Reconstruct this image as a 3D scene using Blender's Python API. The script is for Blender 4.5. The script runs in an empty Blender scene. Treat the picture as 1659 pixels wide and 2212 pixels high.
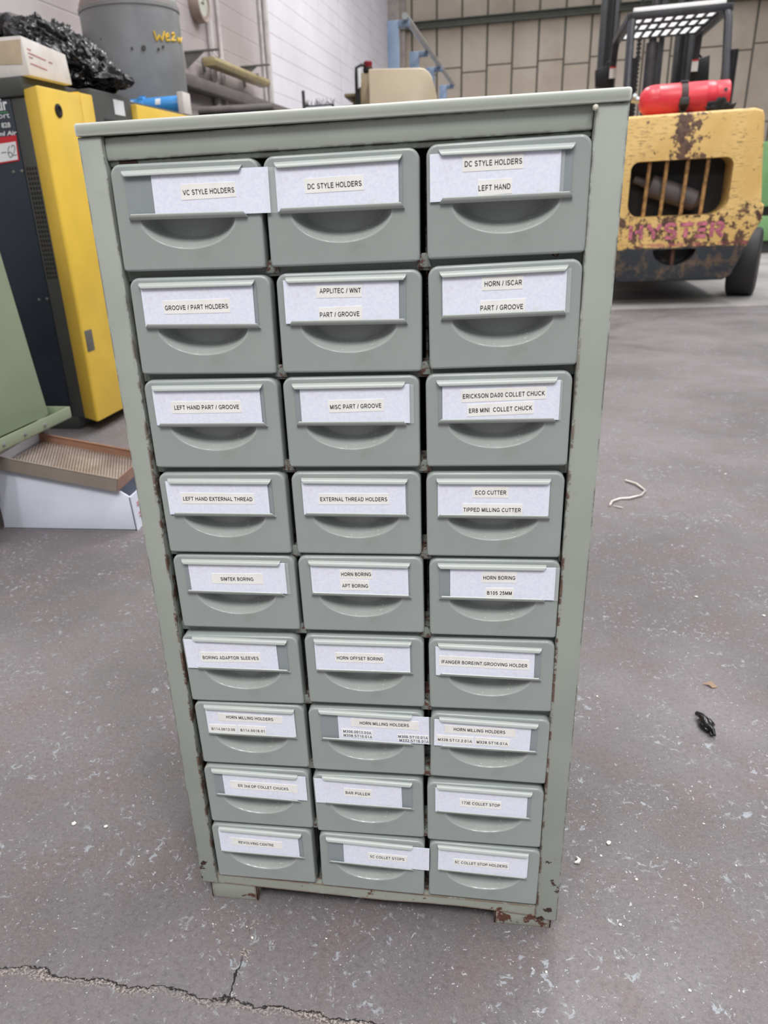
import bpy, bmesh, math, random
import numpy as np
from mathutils import Vector, Matrix, noise as mnoise

random.seed(7)
scene = bpy.context.scene
COL = scene.collection

# ---------------------------------------------------------------- camera
F_PX, PPX, PPY, W_PX, H_PX = 1621.626, 739.067, 1134.786, 1659, 2212
CAM = np.array([0.2898, -0.6554, 0.8093])
RIGHT = np.array([0.98798, 0.14669, -0.04881])
UP = np.array([-0.01364, 0.39724, 0.91761])
FWD = np.array([-0.15399, 0.90591, -0.39447])
cd = bpy.data.cameras.new('camera')
cam = bpy.data.objects.new('camera', cd)
COL.objects.link(cam)
m = Matrix.Identity(4)
for i, v in enumerate((RIGHT, UP, -FWD)):
    for j in range(3):
        m[j][i] = v[j]
m.translation = CAM
cam.matrix_world = m
cd.sensor_fit = 'AUTO'
cd.sensor_width = 36.0
cd.lens = F_PX * 36.0 / H_PX
cd.shift_x = -(PPX - W_PX / 2) / H_PX
cd.shift_y = (PPY - H_PX / 2) / H_PX
cd.clip_start = 0.02
cd.clip_end = 100
cd.dof.use_dof = True
cd.dof.focus_distance = 0.78
cd.dof.aperture_fstop = 9.5
scene.camera = cam

# ---------------------------------------------------------------- world, lamps, exposure
scene.view_settings.view_transform = 'Standard'
scene.view_settings.look = 'None'
scene.view_settings.exposure = 0.0
scene.view_settings.gamma = 1.0
scene.view_settings.use_curve_mapping = False
wd = bpy.data.worlds.new('hall_daylight')
scene.world = wd
wd.use_nodes = True
wn, wl = wd.node_tree.nodes, wd.node_tree.links
bg = wn['Background']
wtc = wn.new('ShaderNodeTexCoord')
wsep = wn.new('ShaderNodeSeparateXYZ')
wl.new(wtc.outputs['Generated'], wsep.inputs[0])
wr = wn.new('ShaderNodeValToRGB')
wr.color_ramp.elements[0].position = 0.0
wr.color_ramp.elements[0].color = (0.10, 0.10, 0.105, 1)
wr.color_ramp.elements[1].position = 0.85
wr.color_ramp.elements[1].color = (1.25, 1.28, 1.34, 1)
e = wr.color_ramp.elements.new(0.25)
e.color = (0.22, 0.22, 0.23, 1)
wl.new(wsep.outputs[2], wr.inputs[0])
wl.new(wr.outputs[0], bg.inputs[0])
bg.inputs[1].default_value = 1.0

def strip_lamp(x, y, z, sx, sy, power, col=(1, 0.98, 0.95), aim=None):
    ld = bpy.data.lights.new('hall_lamp', 'AREA')
    ld.shape = 'RECTANGLE'
    ld.size, ld.size_y = sx, sy
    ld.energy = power
    ld.color = col
    o = bpy.data.objects.new('hall_lamp', ld)
    o.location = (x, y, z)
    if aim is not None:
        o.rotation_euler = (Vector(aim) - Vector((x, y, z))).to_track_quat('-Z', 'Y').to_euler()
    COL.objects.link(o)
    return o

# rows of roof lamps above the hall
for lx, ly, lz, sx, sy, p in ((-0.9, -2.7, 4.4, 0.25, 1.5, 72), (0.25, -2.5, 4.4, 0.25, 1.5, 76), (1.5, -2.7, 4.4, 0.25, 1.5, 76), (3.2, 1.2, 5.4, 0.35, 2.6, 130), (0.9, 4.0, 5.4, 0.35, 2.6, 110),
                              (3.4, 6.5, 5.4, 0.35, 2.6, 130), (0.4, 9.5, 5.4, 0.35, 2.6, 130), (2.6, 12.2, 3.75, 0.35, 2.6, 50)):
    strip_lamp(lx, ly, lz, sx, sy, p)

# ---------------------------------------------------------------- helpers
def ray(px, py):
    return FWD + RIGHT * ((px - PPX) / F_PX) - UP * ((py - PPY) / F_PX)

def at(px, py, ax, val):
    d = ray(px, py)
    return CAM + d * ((val - CAM[ax]) / d[ax])

class MB:
    """collects faces with a material slot each; build() links them as one mesh object"""
    def __init__(self):
        self.v, self.f, self.mi, self.sm = [], [], [], []
    def add(self, verts, faces, mi=0, smooth=False):
        o = len(self.v)
        self.v += [tuple(float(c) for c in p) for p in verts]
        for f in faces:
            self.f.append([o + i for i in f]); self.mi.append(mi); self.sm.append(smooth)
        return self
    def box(self, a, b, mi=0):
        (x0, y0, z0), (x1, y1, z1) = a, b
        x0, x1 = min(x0, x1), max(x0, x1); y0, y1 = min(y0, y1), max(y0, y1); z0, z1 = min(z0, z1), max(z0, z1)
        v = [(x0, y0, z0), (x1, y0, z0), (x1, y1, z0), (x0, y1, z0), (x0, y0, z1), (x1, y0, z1), (x1, y1, z1), (x0, y1, z1)]
        return self.add(v, [(0, 3, 2, 1), (4, 5, 6, 7), (0, 1, 5, 4), (1, 2, 6, 5), (2, 3, 7, 6), (3, 0, 4, 7)], mi)
    def hexa(self, v, mi=0):
        """v: bottom four (ccw from above) then top four"""
        return self.add(v, [(0, 3, 2, 1), (4, 5, 6, 7), (0, 1, 5, 4), (1, 2, 6, 5), (2, 3, 7, 6), (3, 0, 4, 7)], mi)
    def rbox(self, a, b, r=0.004, seg=2, mi=0):
        bm = bmesh.new()
        bmesh.ops.create_cube(bm, size=1)
        for v in bm.verts:
            v.co = Vector([(a[i] + b[i]) / 2 + v.co[i] * (b[i] - a[i]) for i in range(3)])
        bmesh.ops.bevel(bm, geom=bm.edges[:], offset=r, segments=seg, profile=0.5, affect='EDGES')
        return self.from_bm(bm, mi, True)
    def from_bm(self, bm, mi=0, smooth=False, mat=None):
        bm.verts.ensure_lookup_table()
        vs = [(mat @ v.co) if mat else v.co for v in bm.verts]
        self.add([tuple(v) for v in vs], [[v.index for v in f.verts] for f in bm.faces], mi, smooth)
        bm.free()
        return self
    def prism(self, poly, axis, d0, d1, mi=0, smooth=False):
        """poly in the two other axes, extruded along axis"""
        n = len(poly)
        def P(p, d):
            q = list(p); q.insert(axis, d); return q
        v = [P(p, d0) for p in poly] + [P(p, d1) for p in poly]
        f = [list(range(n))[::-1], list(range(n, 2 * n))]
        self.add(v, f, mi)
        o = len(self.v) - 2 * n
        for i in range(n):
            j = (i + 1) % n
            self.f.append([o + i, o + j, o + n + j, o + n + i]); self.mi.append(mi); self.sm.append(smooth)
        return self
    def tube(self, pts, r, n=10, mi=0, cap=True):
        pts = [Vector(p) for p in pts]
        rs = r if isinstance(r, (list, tuple)) else [r] * len(pts)
        vs, fs = [], []
        prev = None
        for i, p in enumerate(pts):
            t = (pts[min(i + 1, len(pts) - 1)] - pts[max(i - 1, 0)]).normalized()
            if prev is None:
                u = t.orthogonal().normalized()
            else:
                u = (prev - t * prev.dot(t)).normalized()
            prev = u
            w = t.cross(u)
            for k in range(n):
                a = 2 * math.pi * k / n
                vs.append(p + (u * math.cos(a) + w * math.sin(a)) * rs[i])
        for i in range(len(pts) - 1):
            for k in range(n):
                l = (k + 1) % n
                fs.append((i * n + k, i * n + l, (i + 1) * n + l, (i + 1) * n + k))
        if cap:
            fs.append(list(range(n))[::-1]); fs.append([(len(pts) - 1) * n + k for k in range(n)])
        return self.add(vs, fs, mi, True)
    def lathe(self, prof, c, axis=2, n=40, mi=0):
        """prof: (radius, height along axis); c: centre"""
        vs, fs = [], []
        for r, h in prof:
            for k in range(n):
                a = 2 * math.pi * k / n
                q = [math.cos(a) * r, math.sin(a) * r]; q.insert(axis, h)
                vs.append((q[0] + c[0], q[1] + c[1], q[2] + c[2]))
        for i in range(len(prof) - 1):
            for k in range(n):
                l = (k + 1) % n
                fs.append((i * n + k, i * n + l, (i + 1) * n + l, (i + 1) * n + k))
        fs.append(list(range(n))[::-1]); fs.append([(len(prof) - 1) * n + k for k in range(n)])
        return self.add(vs, fs, mi, True)
    def build(self, name, mats, parent=None, angle=35, bevel=0, fixn=True):
        me = bpy.data.meshes.new(name)
        me.from_pydata(self.v, [], self.f)
        for mt in (mats if isinstance(mats, (list, tuple)) else [mats]):
            me.materials.append(mt)
        me.polygons.foreach_set('material_index', self.mi)
        if fixn:
            bm = bmesh.new(); bm.from_mesh(me)
            bmesh.ops.recalc_face_normals(bm, faces=bm.faces[:])
            if bevel:
                es = [e for e in bm.edges if len(e.link_faces) == 2 and e.calc_face_angle(0) > 0.6]
                bmesh.ops.bevel(bm, geom=es, offset=bevel, segments=2, profile=0.5, affect='EDGES', clamp_overlap=True)
            bm.to_mesh(me); bm.free()
        me.polygons.foreach_set('use_smooth', [True] * len(me.polygons))
        me.set_sharp_from_angle(angle=math.radians(angle))
        o = bpy.data.objects.new(name, me)
        COL.objects.link(o)
        if parent is not None:
            o.parent = parent
        return o

def tag(o, label=None, cat=None, group=None, kind=None):
    for k, v in (('label', label), ('category', cat), ('group', group), ('kind', kind)):
        if v:
            o[k] = v
    return o

def empty(name, loc, label, cat, rz=0, group=None):
    o = bpy.data.objects.new(name, None)
    o.empty_display_size = 0.05
    o.location = loc
    o.rotation_euler = (0, 0, rz)
    COL.objects.link(o)
    return tag(o, label, cat, group)

def text_mesh(s, extrude=0.0, bold=0.0):
    """outline of a line of writing: (verts, faces), in the XZ plane, centred, unit wide"""
    c = bpy.data.curves.new('writing', 'FONT')
    c.body = s; c.size = 1; c.extrude = extrude; c.offset = bold; c.resolution_u = 3
    o = bpy.data.objects.new('writing', c)
    COL.objects.link(o)
    dg = bpy.context.evaluated_depsgraph_get()
    me = bpy.data.meshes.new_from_object(o.evaluated_get(dg))
    V = np.array([v.co[:] for v in me.vertices]); Fc = [list(p.vertices) for p in me.polygons]
    bpy.data.objects.remove(o); bpy.data.curves.remove(c); bpy.data.meshes.remove(me)
    lo, hi = V[:, :2].min(0), V[:, :2].max(0)
    return V, Fc, lo, hi

def put_text(mb, s, cx, cz, width, height, y, ang=0, mi=0, bold=0.0, depth=0.0, skew=0.0):
    V, Fc, lo, hi = text_mesh(s, 0.0, bold)
    u = (V[:, 0] - (lo[0] + hi[0]) / 2) * width / (hi[0] - lo[0])
    w = (V[:, 1] - (lo[1] + hi[1]) / 2) * height / (hi[1] - lo[1])
    u = u + skew * w
    ca, sa = math.cos(ang), math.sin(ang)
    P = [(cx + a * ca - b * sa, y, cz + a * sa + b * ca) for a, b in zip(u, w)]
    mb.add(P, Fc, mi)

# plain grotesque capitals for the printed tapes, drawn as strokes
def _arc(cx, cy, rx, ry, a0, a1, n=14):
    return [(cx + rx * math.cos(math.radians(a0 + (a1 - a0) * i / n)), cy + ry * math.sin(math.radians(a0 + (a1 - a0) * i / n))) for i in range(n + 1)]
GLYPH = {
 'A': (.84, [[(.03, 0), (.42, 1), (.81, 0)], [(.16, .33), (.68, .33)]]),
 'B': (.76, [[(.1, .07), (.1, .93), (.42, .93)] + _arc(.42, .735, .2, .195, 90, -90) + [(.1, .54)], [(.1, .54), (.46, .54)] + _arc(.46, .305, .23, .235, 90, -90) + [(.1, .07)]]),
 'C': (.88, [_arc(.48, .5, .4, .43, 42, 318, 20)]),
 'D': (.86, [[(.1, .07), (.1, .93), (.4, .93)] + _arc(.4, .5, .38, .43, 90, -90, 18) + [(.1, .07)]]),
 'E': (.76, [[(.72, .93), (.1, .93), (.1, .07), (.74, .07)], [(.1, .52), (.67, .52)]]),
 'F': (.7, [[(.68, .93), (.1, .93), (.1, 0)], [(.1, .49), (.6, .49)]]),
 'G': (.95, [_arc(.5, .5, .42, .43, 42, 322, 20) + [(.86, .2), (.86, .46), (.53, .46)]]),
 'H': (.86, [[(.1, 0), (.1, 1)], [(.76, 0), (.76, 1)], [(.1, .53), (.76, .53)]]),
 'I': (.2, [[(.1, 0), (.1, 1)]]),
 'J': (.6, [[(.5, 1), (.5, .3)] + _arc(.28, .29, .22, .22, 0, -170)]),
 'K': (.78, [[(.1, 0), (.1, 1)], [(.72, 1), (.1, .38)], [(.3, .58), (.76, 0)]]),
 'L': (.64, [[(.1, 1), (.1, .07), (.62, .07)]]),
 'M': (.92, [[(.1, 0), (.1, 1)], [(.1, .98), (.46, .05)], [(.46, .05), (.82, .98)], [(.82, 1), (.82, 0)]]),
 'N': (.86, [[(.1, 0), (.1, 1)], [(.1, .97), (.76, .03)], [(.76, 0), (.76, 1)]]),
 'O': (1.0, [_arc(.5, .5, .43, .43, 0, 360, 26)]),
 'P': (.76, [[(.1, 0), (.1, .93), (.45, .93)] + _arc(.45, .68, .25, .25, 90, -90) + [(.1, .43)]]),
 'R': (.84, [[(.1, 0), (.1, .93), (.48, .93)] + _arc(.48, .695, .25, .235, 90, -90) + [(.1, .46)], [(.42, .46), (.78, 0)]]),
 'S': (.78, [_arc(.39, .715, .27, .215, 20, 255, 14) + _arc(.39, .285, .31, .215, 80, -160, 14)]),
 'T': (.74, [[(.0, .93), (.74, .93)], [(.37, .93), (.37, 0)]]),
 'U': (.86, [[(.1, 1), (.1, .36)] + _arc(.43, .36, .33, .29, 180, 360) + [(.76, 1)]]),
 'V': (.8, [[(.03, 1), (.4, .03)], [(.4, .03), (.77, 1)]]),
 'W': (1.16, [[(.03, 1), (.3, .03)], [(.3, .03), (.58, .96)], [(.58, .96), (.86, .03)], [(.86, .03), (1.13, 1)]]),
 'X': (.78, [[(.03, 0), (.75, 1)], [(.03, 1), (.75, 0)]]),
 'Y': (.8, [[(.03, 1), (.4, .45)], [(.4, .45), (.77, 1)], [(.4, .47), (.4, 0)]]),
 '0': (.66, [_arc(.33, .5, .25, .43, 0, 360, 22)]),
 '1': (.66, [[(.14, .74), (.4, .96), (.4, 0)]]),
 '2': (.66, [_arc(.33, .67, .24, .26, 165, -32) + [(.08, .07), (.6, .07)]]),
 '3': (.66, [_arc(.31, .725, .22, .205, 155, -85) + _arc(.31, .295, .25, .225, 85, -155)]),
 '4': (.66, [[(.46, 0), (.46, .94), (.06, .3), (.64, .3)]]),
 '5': (.66, [[(.56, .93), (.18, .93), (.11, .5)] + _arc(.32, .33, .26, .26, 135, -150)]),
 '6': (.66, [_arc(.33, .33, .25, .26, 0, 360, 20), _arc(.42, .5, .34, .43, 60, 195)]),
 '7': (.66, [[(.06, .93), (.6, .93), (.26, 0)]]),
 '8': (.66, [_arc(.33, .735, .2, .195, 0, 360, 18), _arc(.33, .3, .25, .235, 0, 360, 18)]),
 'n': (.58, [[(.1, 0), (.1, .72)], [(.1, .42)] + _arc(.29, .44, .19, .22, 180, 0) + [(.48, 0)]]),
 'd': (.62, [_arc(.3, .36, .22, .29, 0, 360, 18), [(.52, 0), (.52, 1)]]),
 '.': (.22, [[(.11, 0), (.11, .15)]]),
 '/': (.32, [[(.02, 0), (.3, 1)]]),
}

def stroke(pl, hw):
    """flat ribbon along a polyline: vertices and quads"""
    P = np.array([p for i, p in enumerate(pl) if i == 0 or math.dist(p, pl[i - 1]) > 1e-4], float); n = len(P)
    V = []
    for i in range(n):
        a = P[i] - P[i - 1] if i else P[1] - P[0]
        b = P[i + 1] - P[i] if i < n - 1 else P[-1] - P[-2]
        if np.linalg.norm(P[0] - P[-1]) < 1e-6 and n > 3:
            if i == 0: a = P[-1] - P[-2]
            if i == n - 1: b = P[1] - P[0]
        a = a / np.linalg.norm(a); b = b / np.linalg.norm(b)
        na = np.array([-a[1], a[0]]); nb = np.array([-b[1], b[0]])
        m = na + nb; m /= max(np.linalg.norm(m), 1e-6)
        k = hw / max(m @ na, 0.6)
        V += [P[i] + m * k, P[i] - m * k]
    return V, [(2 * i, 2 * i + 1, 2 * i + 3, 2 * i + 2) for i in range(n - 1)]

def put_caps(mb, s, cx, cz, width, height, y, ang=0, mi=0, weight=0.092, gap=0.17):
    V, Fc = [], []
    x = 0
    for ch in s:
        if ch == ' ':
            x += 0.44; continue
        w, pls = GLYPH[ch]
        for p in pls:
            v, f = stroke(p, weight)
            o = len(V)
            V += [(q[0] + x, q[1]) for q in v]; Fc += [[o + i for i in g] for g in f]
        x += w + gap
    V = np.array(V)
    lo, hi = V.min(0), V.max(0)
    u = (V[:, 0] - (lo[0] + hi[0]) / 2) * width / (hi[0] - lo[0])
    w = (V[:, 1] - 0.5) * height
    ca, sa = math.cos(ang), math.sin(ang)
    mb.add([(cx + a * ca - b * sa, y, cz + a * sa + b * ca) for a, b in zip(u, w)], Fc, mi)

# ---------------------------------------------------------------- materials
def srgb(r, g, b):
    f = lambda c: (c / 255 / 12.92) if c / 255 <= 0.04045 else ((c / 255 + 0.055) / 1.055) ** 2.4
    return (f(r), f(g), f(b), 1)

class NT:
    def __init__(self, name):
        self.m = bpy.data.materials.new(name)
        self.m.use_nodes = True
        self.n = self.m.node_tree.nodes; self.l = self.m.node_tree.links
        self.b = self.n['Principled BSDF']
        self.tc = self.n.new('ShaderNodeTexCoord').outputs['Object']
    def setv(self, sock, v):
        if hasattr(v, 'is_linked') or isinstance(v, bpy.types.NodeSocket):
            self.l.new(v, sock)
        else:
            sock.default_value = v
    def noise(self, scale, detail=3, rough=0.55, vec=None, dist=0.0):
        k = self.n.new('ShaderNodeTexNoise')
        k.inputs['Scale'].default_value = scale; k.inputs['Detail'].default_value = detail
        k.inputs['Roughness'].default_value = rough; k.inputs['Distortion'].default_value = dist
        self.l.new(vec if vec is not None else self.tc, k.inputs['Vector'])
        return k.outputs['Fac']
    def voro(self, scale, vec=None, out='Distance', rnd=1.0, feature='F1'):
        k = self.n.new('ShaderNodeTexVoronoi'); k.feature = feature
        k.inputs['Scale'].default_value = scale; k.inputs['Randomness'].default_value = rnd
        self.l.new(vec if vec is not None else self.tc, k.inputs['Vector'])
        return k.outputs[out]
    def mapv(self, scale=(1, 1, 1), loc=(0, 0, 0), rot=(0, 0, 0)):
        k = self.n.new('ShaderNodeMapping')
        k.inputs['Scale'].default_value = scale; k.inputs['Location'].default_value = loc; k.inputs['Rotation'].default_value = rot
        self.l.new(self.tc, k.inputs['Vector'])
        return k.outputs[0]
    def step(self, v, lo, hi, a=0.0, b=1.0):
        k = self.n.new('ShaderNodeMapRange'); k.interpolation_type = 'SMOOTHSTEP'
        k.inputs['From Min'].default_value = lo; k.inputs['From Max'].default_value = hi
        k.inputs['To Min'].default_value = a; k.inputs['To Max'].default_value = b
        self.setv(k.inputs['Value'], v)
        return k.outputs[0]
    def math(self, op, a, b=0.0):
        k = self.n.new('ShaderNodeMath'); k.operation = op
        self.setv(k.inputs[0], a); self.setv(k.inputs[1], b)
        return k.outputs[0]
    def sep(self, vec=None):
        k = self.n.new('ShaderNodeSeparateXYZ'); self.l.new(vec if vec is not None else self.tc, k.inputs[0])
        return k.outputs
    def mix(self, fac, a, b):
        k = self.n.new('ShaderNodeMix'); k.data_type = 'RGBA'
        self.setv(k.inputs[0], fac)
        ca = [s for s in k.inputs if s.type == 'RGBA']
        self.setv(ca[0], a); self.setv(ca[1], b)
        return [s for s in k.outputs if s.type == 'RGBA'][0]
    def edge(self, radius, lo=0.996, hi=0.95):
        k = self.n.new('ShaderNodeBevel'); k.samples = 4; k.inputs['Radius'].default_value = radius
        g = self.n.new('ShaderNodeNewGeometry')
        d = self.n.new('ShaderNodeVectorMath'); d.operation = 'DOT_PRODUCT'
        self.l.new(k.outputs[0], d.inputs[0]); self.l.new(g.outputs['Normal'], d.inputs[1])
        return self.step(d.outputs['Value'], lo, hi)
    def bump(self, h, strength=0.2, dist=0.002):
        k = self.n.new('ShaderNodeBump'); k.inputs['Strength'].default_value = strength; k.inputs['Distance'].default_value = dist
        self.l.new(h, k.inputs['Height']); self.l.new(k.outputs[0], self.b.inputs['Normal'])
    def done(self, col, rough=0.5, metal=0.0, spec=0.5, coat=0.0):
        self.setv(self.b.inputs['Base Color'], col)
        self.setv(self.b.inputs['Roughness'], rough)
        self.setv(self.b.inputs['Metallic'], metal)
        self.b.inputs['Specular IOR Level'].default_value = spec
        self.b.inputs['Coat Weight'].default_value = coat
        return self.m

def plain(name, col, rough=0.5, metal=0.0, mott=0.12, scale=9.0, bump=0.0, spec=0.5):
    t = NT(name)
    n = t.noise(scale, 4)
    dark = tuple(c * (1 - mott * 1.6) for c in col[:3]) + (1,)
    lite = tuple(min(1, c * (1 + mott * 0.8)) for c in col[:3]) + (1,)
    c = t.mix(t.step(n, 0.3, 0.7), dark, lite)
    if bump:
        t.bump(t.noise(scale * 14, 3), bump)
    return t.done(c, rough, metal, spec)

def worn_paint(name, col, chip=(0.05, 0.022, 0.018, 1), rough=0.34, mott=0.12, edge=0.0, edge_col=None, chips=0.72, zrust=None, dirt=0.25, cscale=70, rim=False, ecut=(0.42, 0.55), gaps=None):
    """stove enamel with soft mottling, brown dirt, chips to rust, worn or highlighted edges"""
    t = NT(name)
    n = t.noise(7, 4)
    a = tuple(c * (1 - mott) for c in col[:3]) + (1,)
    b = tuple(c * (1 + mott * 0.6) for c in col[:3]) + (1,)
    c = t.mix(t.step(n, 0.3, 0.7), a, b)
    d = t.noise(22, 6, 0.7)
    c = t.mix(t.step(d, 0.55, 0.8, 0, dirt), c, (col[0] * 0.55, col[1] * 0.5, col[2] * 0.42, 1))
    ck = t.noise(cscale, 5, 0.6)
    cm = t.step(ck, chips, chips + 0.02)
    if zrust:
        z = t.sep()[2]
        thr = t.step(z, zrust[0], zrust[1], zrust[2], zrust[3])
        cm = t.math('MAXIMUM', cm, t.step(t.math('SUBTRACT', t.noise(34, 7, 0.65), thr), 0.0, 0.02))
    c = t.mix(cm, c, chip)
    if gaps:
        gx_ = t.sep()[0]
        gm = t.math('MINIMUM', t.math('ABSOLUTE', t.math('SUBTRACT', gx_, gaps[0])), t.math('ABSOLUTE', t.math('SUBTRACT', gx_, gaps[1])))
        gm = t.math('MULTIPLY', t.step(gm, 0.006, 0.004), t.step(t.noise(120, 6, 0.7), 0.50, 0.56))
        c = t.mix(gm, c, srgb(104, 70, 62))
    if rim:
        px = t.sep()[0]
        dd = t.math('MINIMUM', t.math('ABSOLUTE', t.math('SUBTRACT', px, -0.0046)), t.math('ABSOLUTE', t.math('SUBTRACT', px, 0.3856)))
        rm = t.math('MULTIPLY', t.step(dd, 0.0034, 0.0014), t.step(t.noise(38, 7, 0.7), 0.50, 0.55))
        rm = t.math('MULTIPLY', rm, t.step(t.sep()[2], 0.86, 0.5))
        c = t.mix(rm, c, srgb(104, 82, 70))
        o3 = t.sep()
        wob = t.math('MULTIPLY', t.math('SUBTRACT', t.noise(160, 4, 0.6), 0.5), 0.006)
        pm = t.math('MULTIPLY', t.step(t.math('ABSOLUTE', t.math('ADD', t.math('SUBTRACT', o3[0], 0.0125), wob)), 0.0085, 0.0078), t.step(t.math('ABSOLUTE', t.math('ADD', t.math('SUBTRACT', o3[2], 0.8480), t.math('MULTIPLY', wob, 0.4))), 0.0027, 0.0022))
        c = t.mix(pm, c, srgb(84, 52, 48))
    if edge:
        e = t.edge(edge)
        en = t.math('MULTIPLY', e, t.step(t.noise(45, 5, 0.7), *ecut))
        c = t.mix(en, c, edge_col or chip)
    t.bump(t.noise(260, 2), 0.05, 0.001)
    r = t.step(n, 0.2, 0.8, rough - 0.06, rough + 0.08)
    return t.done(c, r)

SAGE = srgb(156, 163, 160)
M = {}
M['sage_face'] = worn_paint('sage enamel drawer', SAGE, rough=0.2, mott=0.06, chips=0.80, dirt=0.22)
M['pull'] = worn_paint('pale speckled sage enamel', srgb(164, 170, 167), chip=srgb(206, 208, 204), rough=0.2, mott=0.10, chips=0.66, dirt=0.35, cscale=300)  # slightly paler than the drawer fronts, with whitish speckles
M['sage_frame'] = worn_paint('sage enamel frame', srgb(160, 166, 158), rough=0.4, mott=0.07, chips=0.745, dirt=0.25, edge=0.003, zrust=(0.0, 0.30, 0.56, 0.74), cscale=90, rim=True)
M['sage_lid'] = worn_paint('sage enamel lid', srgb(164, 170, 160), rough=0.32, mott=0.06, chips=0.76, dirt=0.15, edge=0.004, edge_col=srgb(232, 234, 228), ecut=(0.2, 0.4))  # white edge: part wear, part lit bevel highlight painted into the colour
M['sage_base'] = worn_paint('sage enamel base', srgb(156, 161, 151), chip=srgb(96, 62, 50), rough=0.45, mott=0.08, chips=0.68, dirt=0.4, edge=0.004, edge_col=srgb(124, 88, 74), zrust=(0.0, 0.06, 0.56, 0.64), ecut=(0.34, 0.46))
M['sage_inner'] = worn_paint('sage enamel carcass', srgb(146, 152, 146), chip=srgb(90, 52, 44), rough=0.45, chips=0.7, dirt=0.5, gaps=(0.1281, 0.2580))
M['holder'] = worn_paint('sage enamel label holder', srgb(178, 184, 180), rough=0.3, mott=0.05, chips=0.8, dirt=0.12)
M['plate'] = worn_paint('blue grey holder plate', srgb(146, 153, 157), rough=0.4, mott=0.05, chips=0.82, dirt=0.15)
t = NT('white card')
c = t.mix(t.step(t.noise(400, 4, 0.7), 0.35, 0.65), srgb(230, 234, 250), srgb(240, 243, 255))
c = t.mix(t.step(t.noise(38, 5, 0.7), 0.56, 0.8, 0, 0.4), c, srgb(200, 188, 168))
M['card'] = t.done(c, 0.6)
t = NT('label tape')
c = t.mix(t.step(t.noise(40, 4, 0.7), 0.45, 0.8, 0, 0.6), srgb(248, 248, 245), srgb(230, 225, 212))
M['tape'] = t.done(c, 0.4)
M['ink'] = plain('black ink', srgb(22, 22, 30), 0.6, mott=0.0)
M['blue_ink'] = plain('blue ink', srgb(42, 52, 110), 0.6, mott=0.0)
t = NT('clear sleeve')
t.b.inputs['Transmission Weight'].default_value = 1.0
t.b.inputs['IOR'].default_value = 1.12
t.b.inputs['Transmission Weight'].default_value = 0.0
t.b.inputs['Alpha'].default_value = 0.14
M['sleeve'] = t.done((0.9, 0.92, 0.94, 1), 0.12)

# ---------------------------------------------------------------- floor material and floor
t = NT('painted concrete')
xyz = t.sep()
n1 = t.noise(1.6, 4); n2 = t.noise(9, 5, 0.65); n3 = t.noise(140, 4, 0.7)
c = t.mix(t.step(n1, 0.35, 0.68), srgb(98, 94, 95), srgb(124, 119, 121))
c = t.mix(t.step(n2, 0.42, 0.75, 0, 0.5), c, srgb(120, 102, 102))
c = t.mix(t.step(n3, 0.42, 0.72, 0, 0.45), c, srgb(78, 74, 76))
c = t.mix(t.step(t.noise(420, 2), 0.5, 0.7, 0, 0.3), c, srgb(150, 144, 144))
# paler slab past the joint, far down the hall
far = t.step(xyz[1], 5.17, 5.2)
c = t.mix(t.math('MULTIPLY', far, t.step(n1, 0.3, 0.7, 0.45, 0.8)), c, srgb(172, 168, 166))
# paint lost in flakes down to blue grey concrete, clustered
clus = t.step(t.noise(7.5, 5, 0.65), 0.46, 0.60)
fl = t.step(t.noise(74, 8, 0.70, dist=0.7), 0.58, 0.61)
fl = t.math('MULTIPLY', fl, clus)
near = t.step(xyz[1], 1.6, 0.3)
c = t.mix(t.math('MULTIPLY', fl, 0.85), c, srgb(158, 164, 170))
fl2 = t.math('MULTIPLY', t.step(t.noise(150, 5, 0.6, dist=1.0), 0.645, 0.67), t.step(t.noise(11, 4), 0.36, 0.56))
c = t.mix(t.math('MULTIPLY', fl2, 0.75), c, srgb(196, 196, 198))
# fine white specks
sp = t.math('MULTIPLY', t.step(t.math('ADD', t.voro(135), t.math('MULTIPLY', t.math('SUBTRACT', t.noise(420, 3, 0.6), 0.5), 0.35)), 0.11, 0.05), t.step(t.noise(24, 5, 0.65), 0.48, 0.56))
c = t.mix(t.math('MULTIPLY', sp, 0.9), c, srgb(222, 220, 220))
# long crack across the foreground with crumbled edge, and one running to the cabinet
w1 = t.noise(16, 6, 0.7)
w1c = t.math('MULTIPLY', t.math('SUBTRACT', w1, 0.5), 0.045)
cy = t.math('ADD', t.math('ADD', xyz[1], 0.125), t.math('MULTIPLY', xyz[0], 0.035))
cy = t.math('ADD', cy, w1c)
crack = t.step(t.math('ABSOLUTE', cy), 0.0014, 0.0004)
band = t.math('MULTIPLY', t.step(cy, -0.011, -0.005), t.step(cy, 0.001, -0.002))
bandc = t.mix(t.step(t.noise(330, 5, 0.7), 0.46, 0.56), srgb(74, 66, 62), srgb(186, 174, 166))
c = t.mix(t.math('MULTIPLY', t.math('MULTIPLY', band, t.step(t.noise(12, 3), 0.3, 0.55, 0.25, 1.0)), 0.7), c, bandc)
cx = t.math('ADD', t.math('SUBTRACT', t.math('SUBTRACT', xyz[0], 0.053), t.math('MULTIPLY', xyz[1], 0.10)), t.math('MULTIPLY', t.math('SUBTRACT', t.noise(14, 5, 0.7), 0.5), 0.03))
seg = t.math('MULTIPLY', t.step(xyz[1], -0.135, -0.128), t.step(xyz[1], 0.01, -0.04))
pits = t.math('MULTIPLY', t.math('MULTIPLY', t.step(t.math('ABSOLUTE', cx), 0.006, 0.003), seg), t.step(t.noise(38, 3), 0.5, 0.58))
c = t.mix(t.math('MULTIPLY', pits, 0.8), c, bandc)
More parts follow.
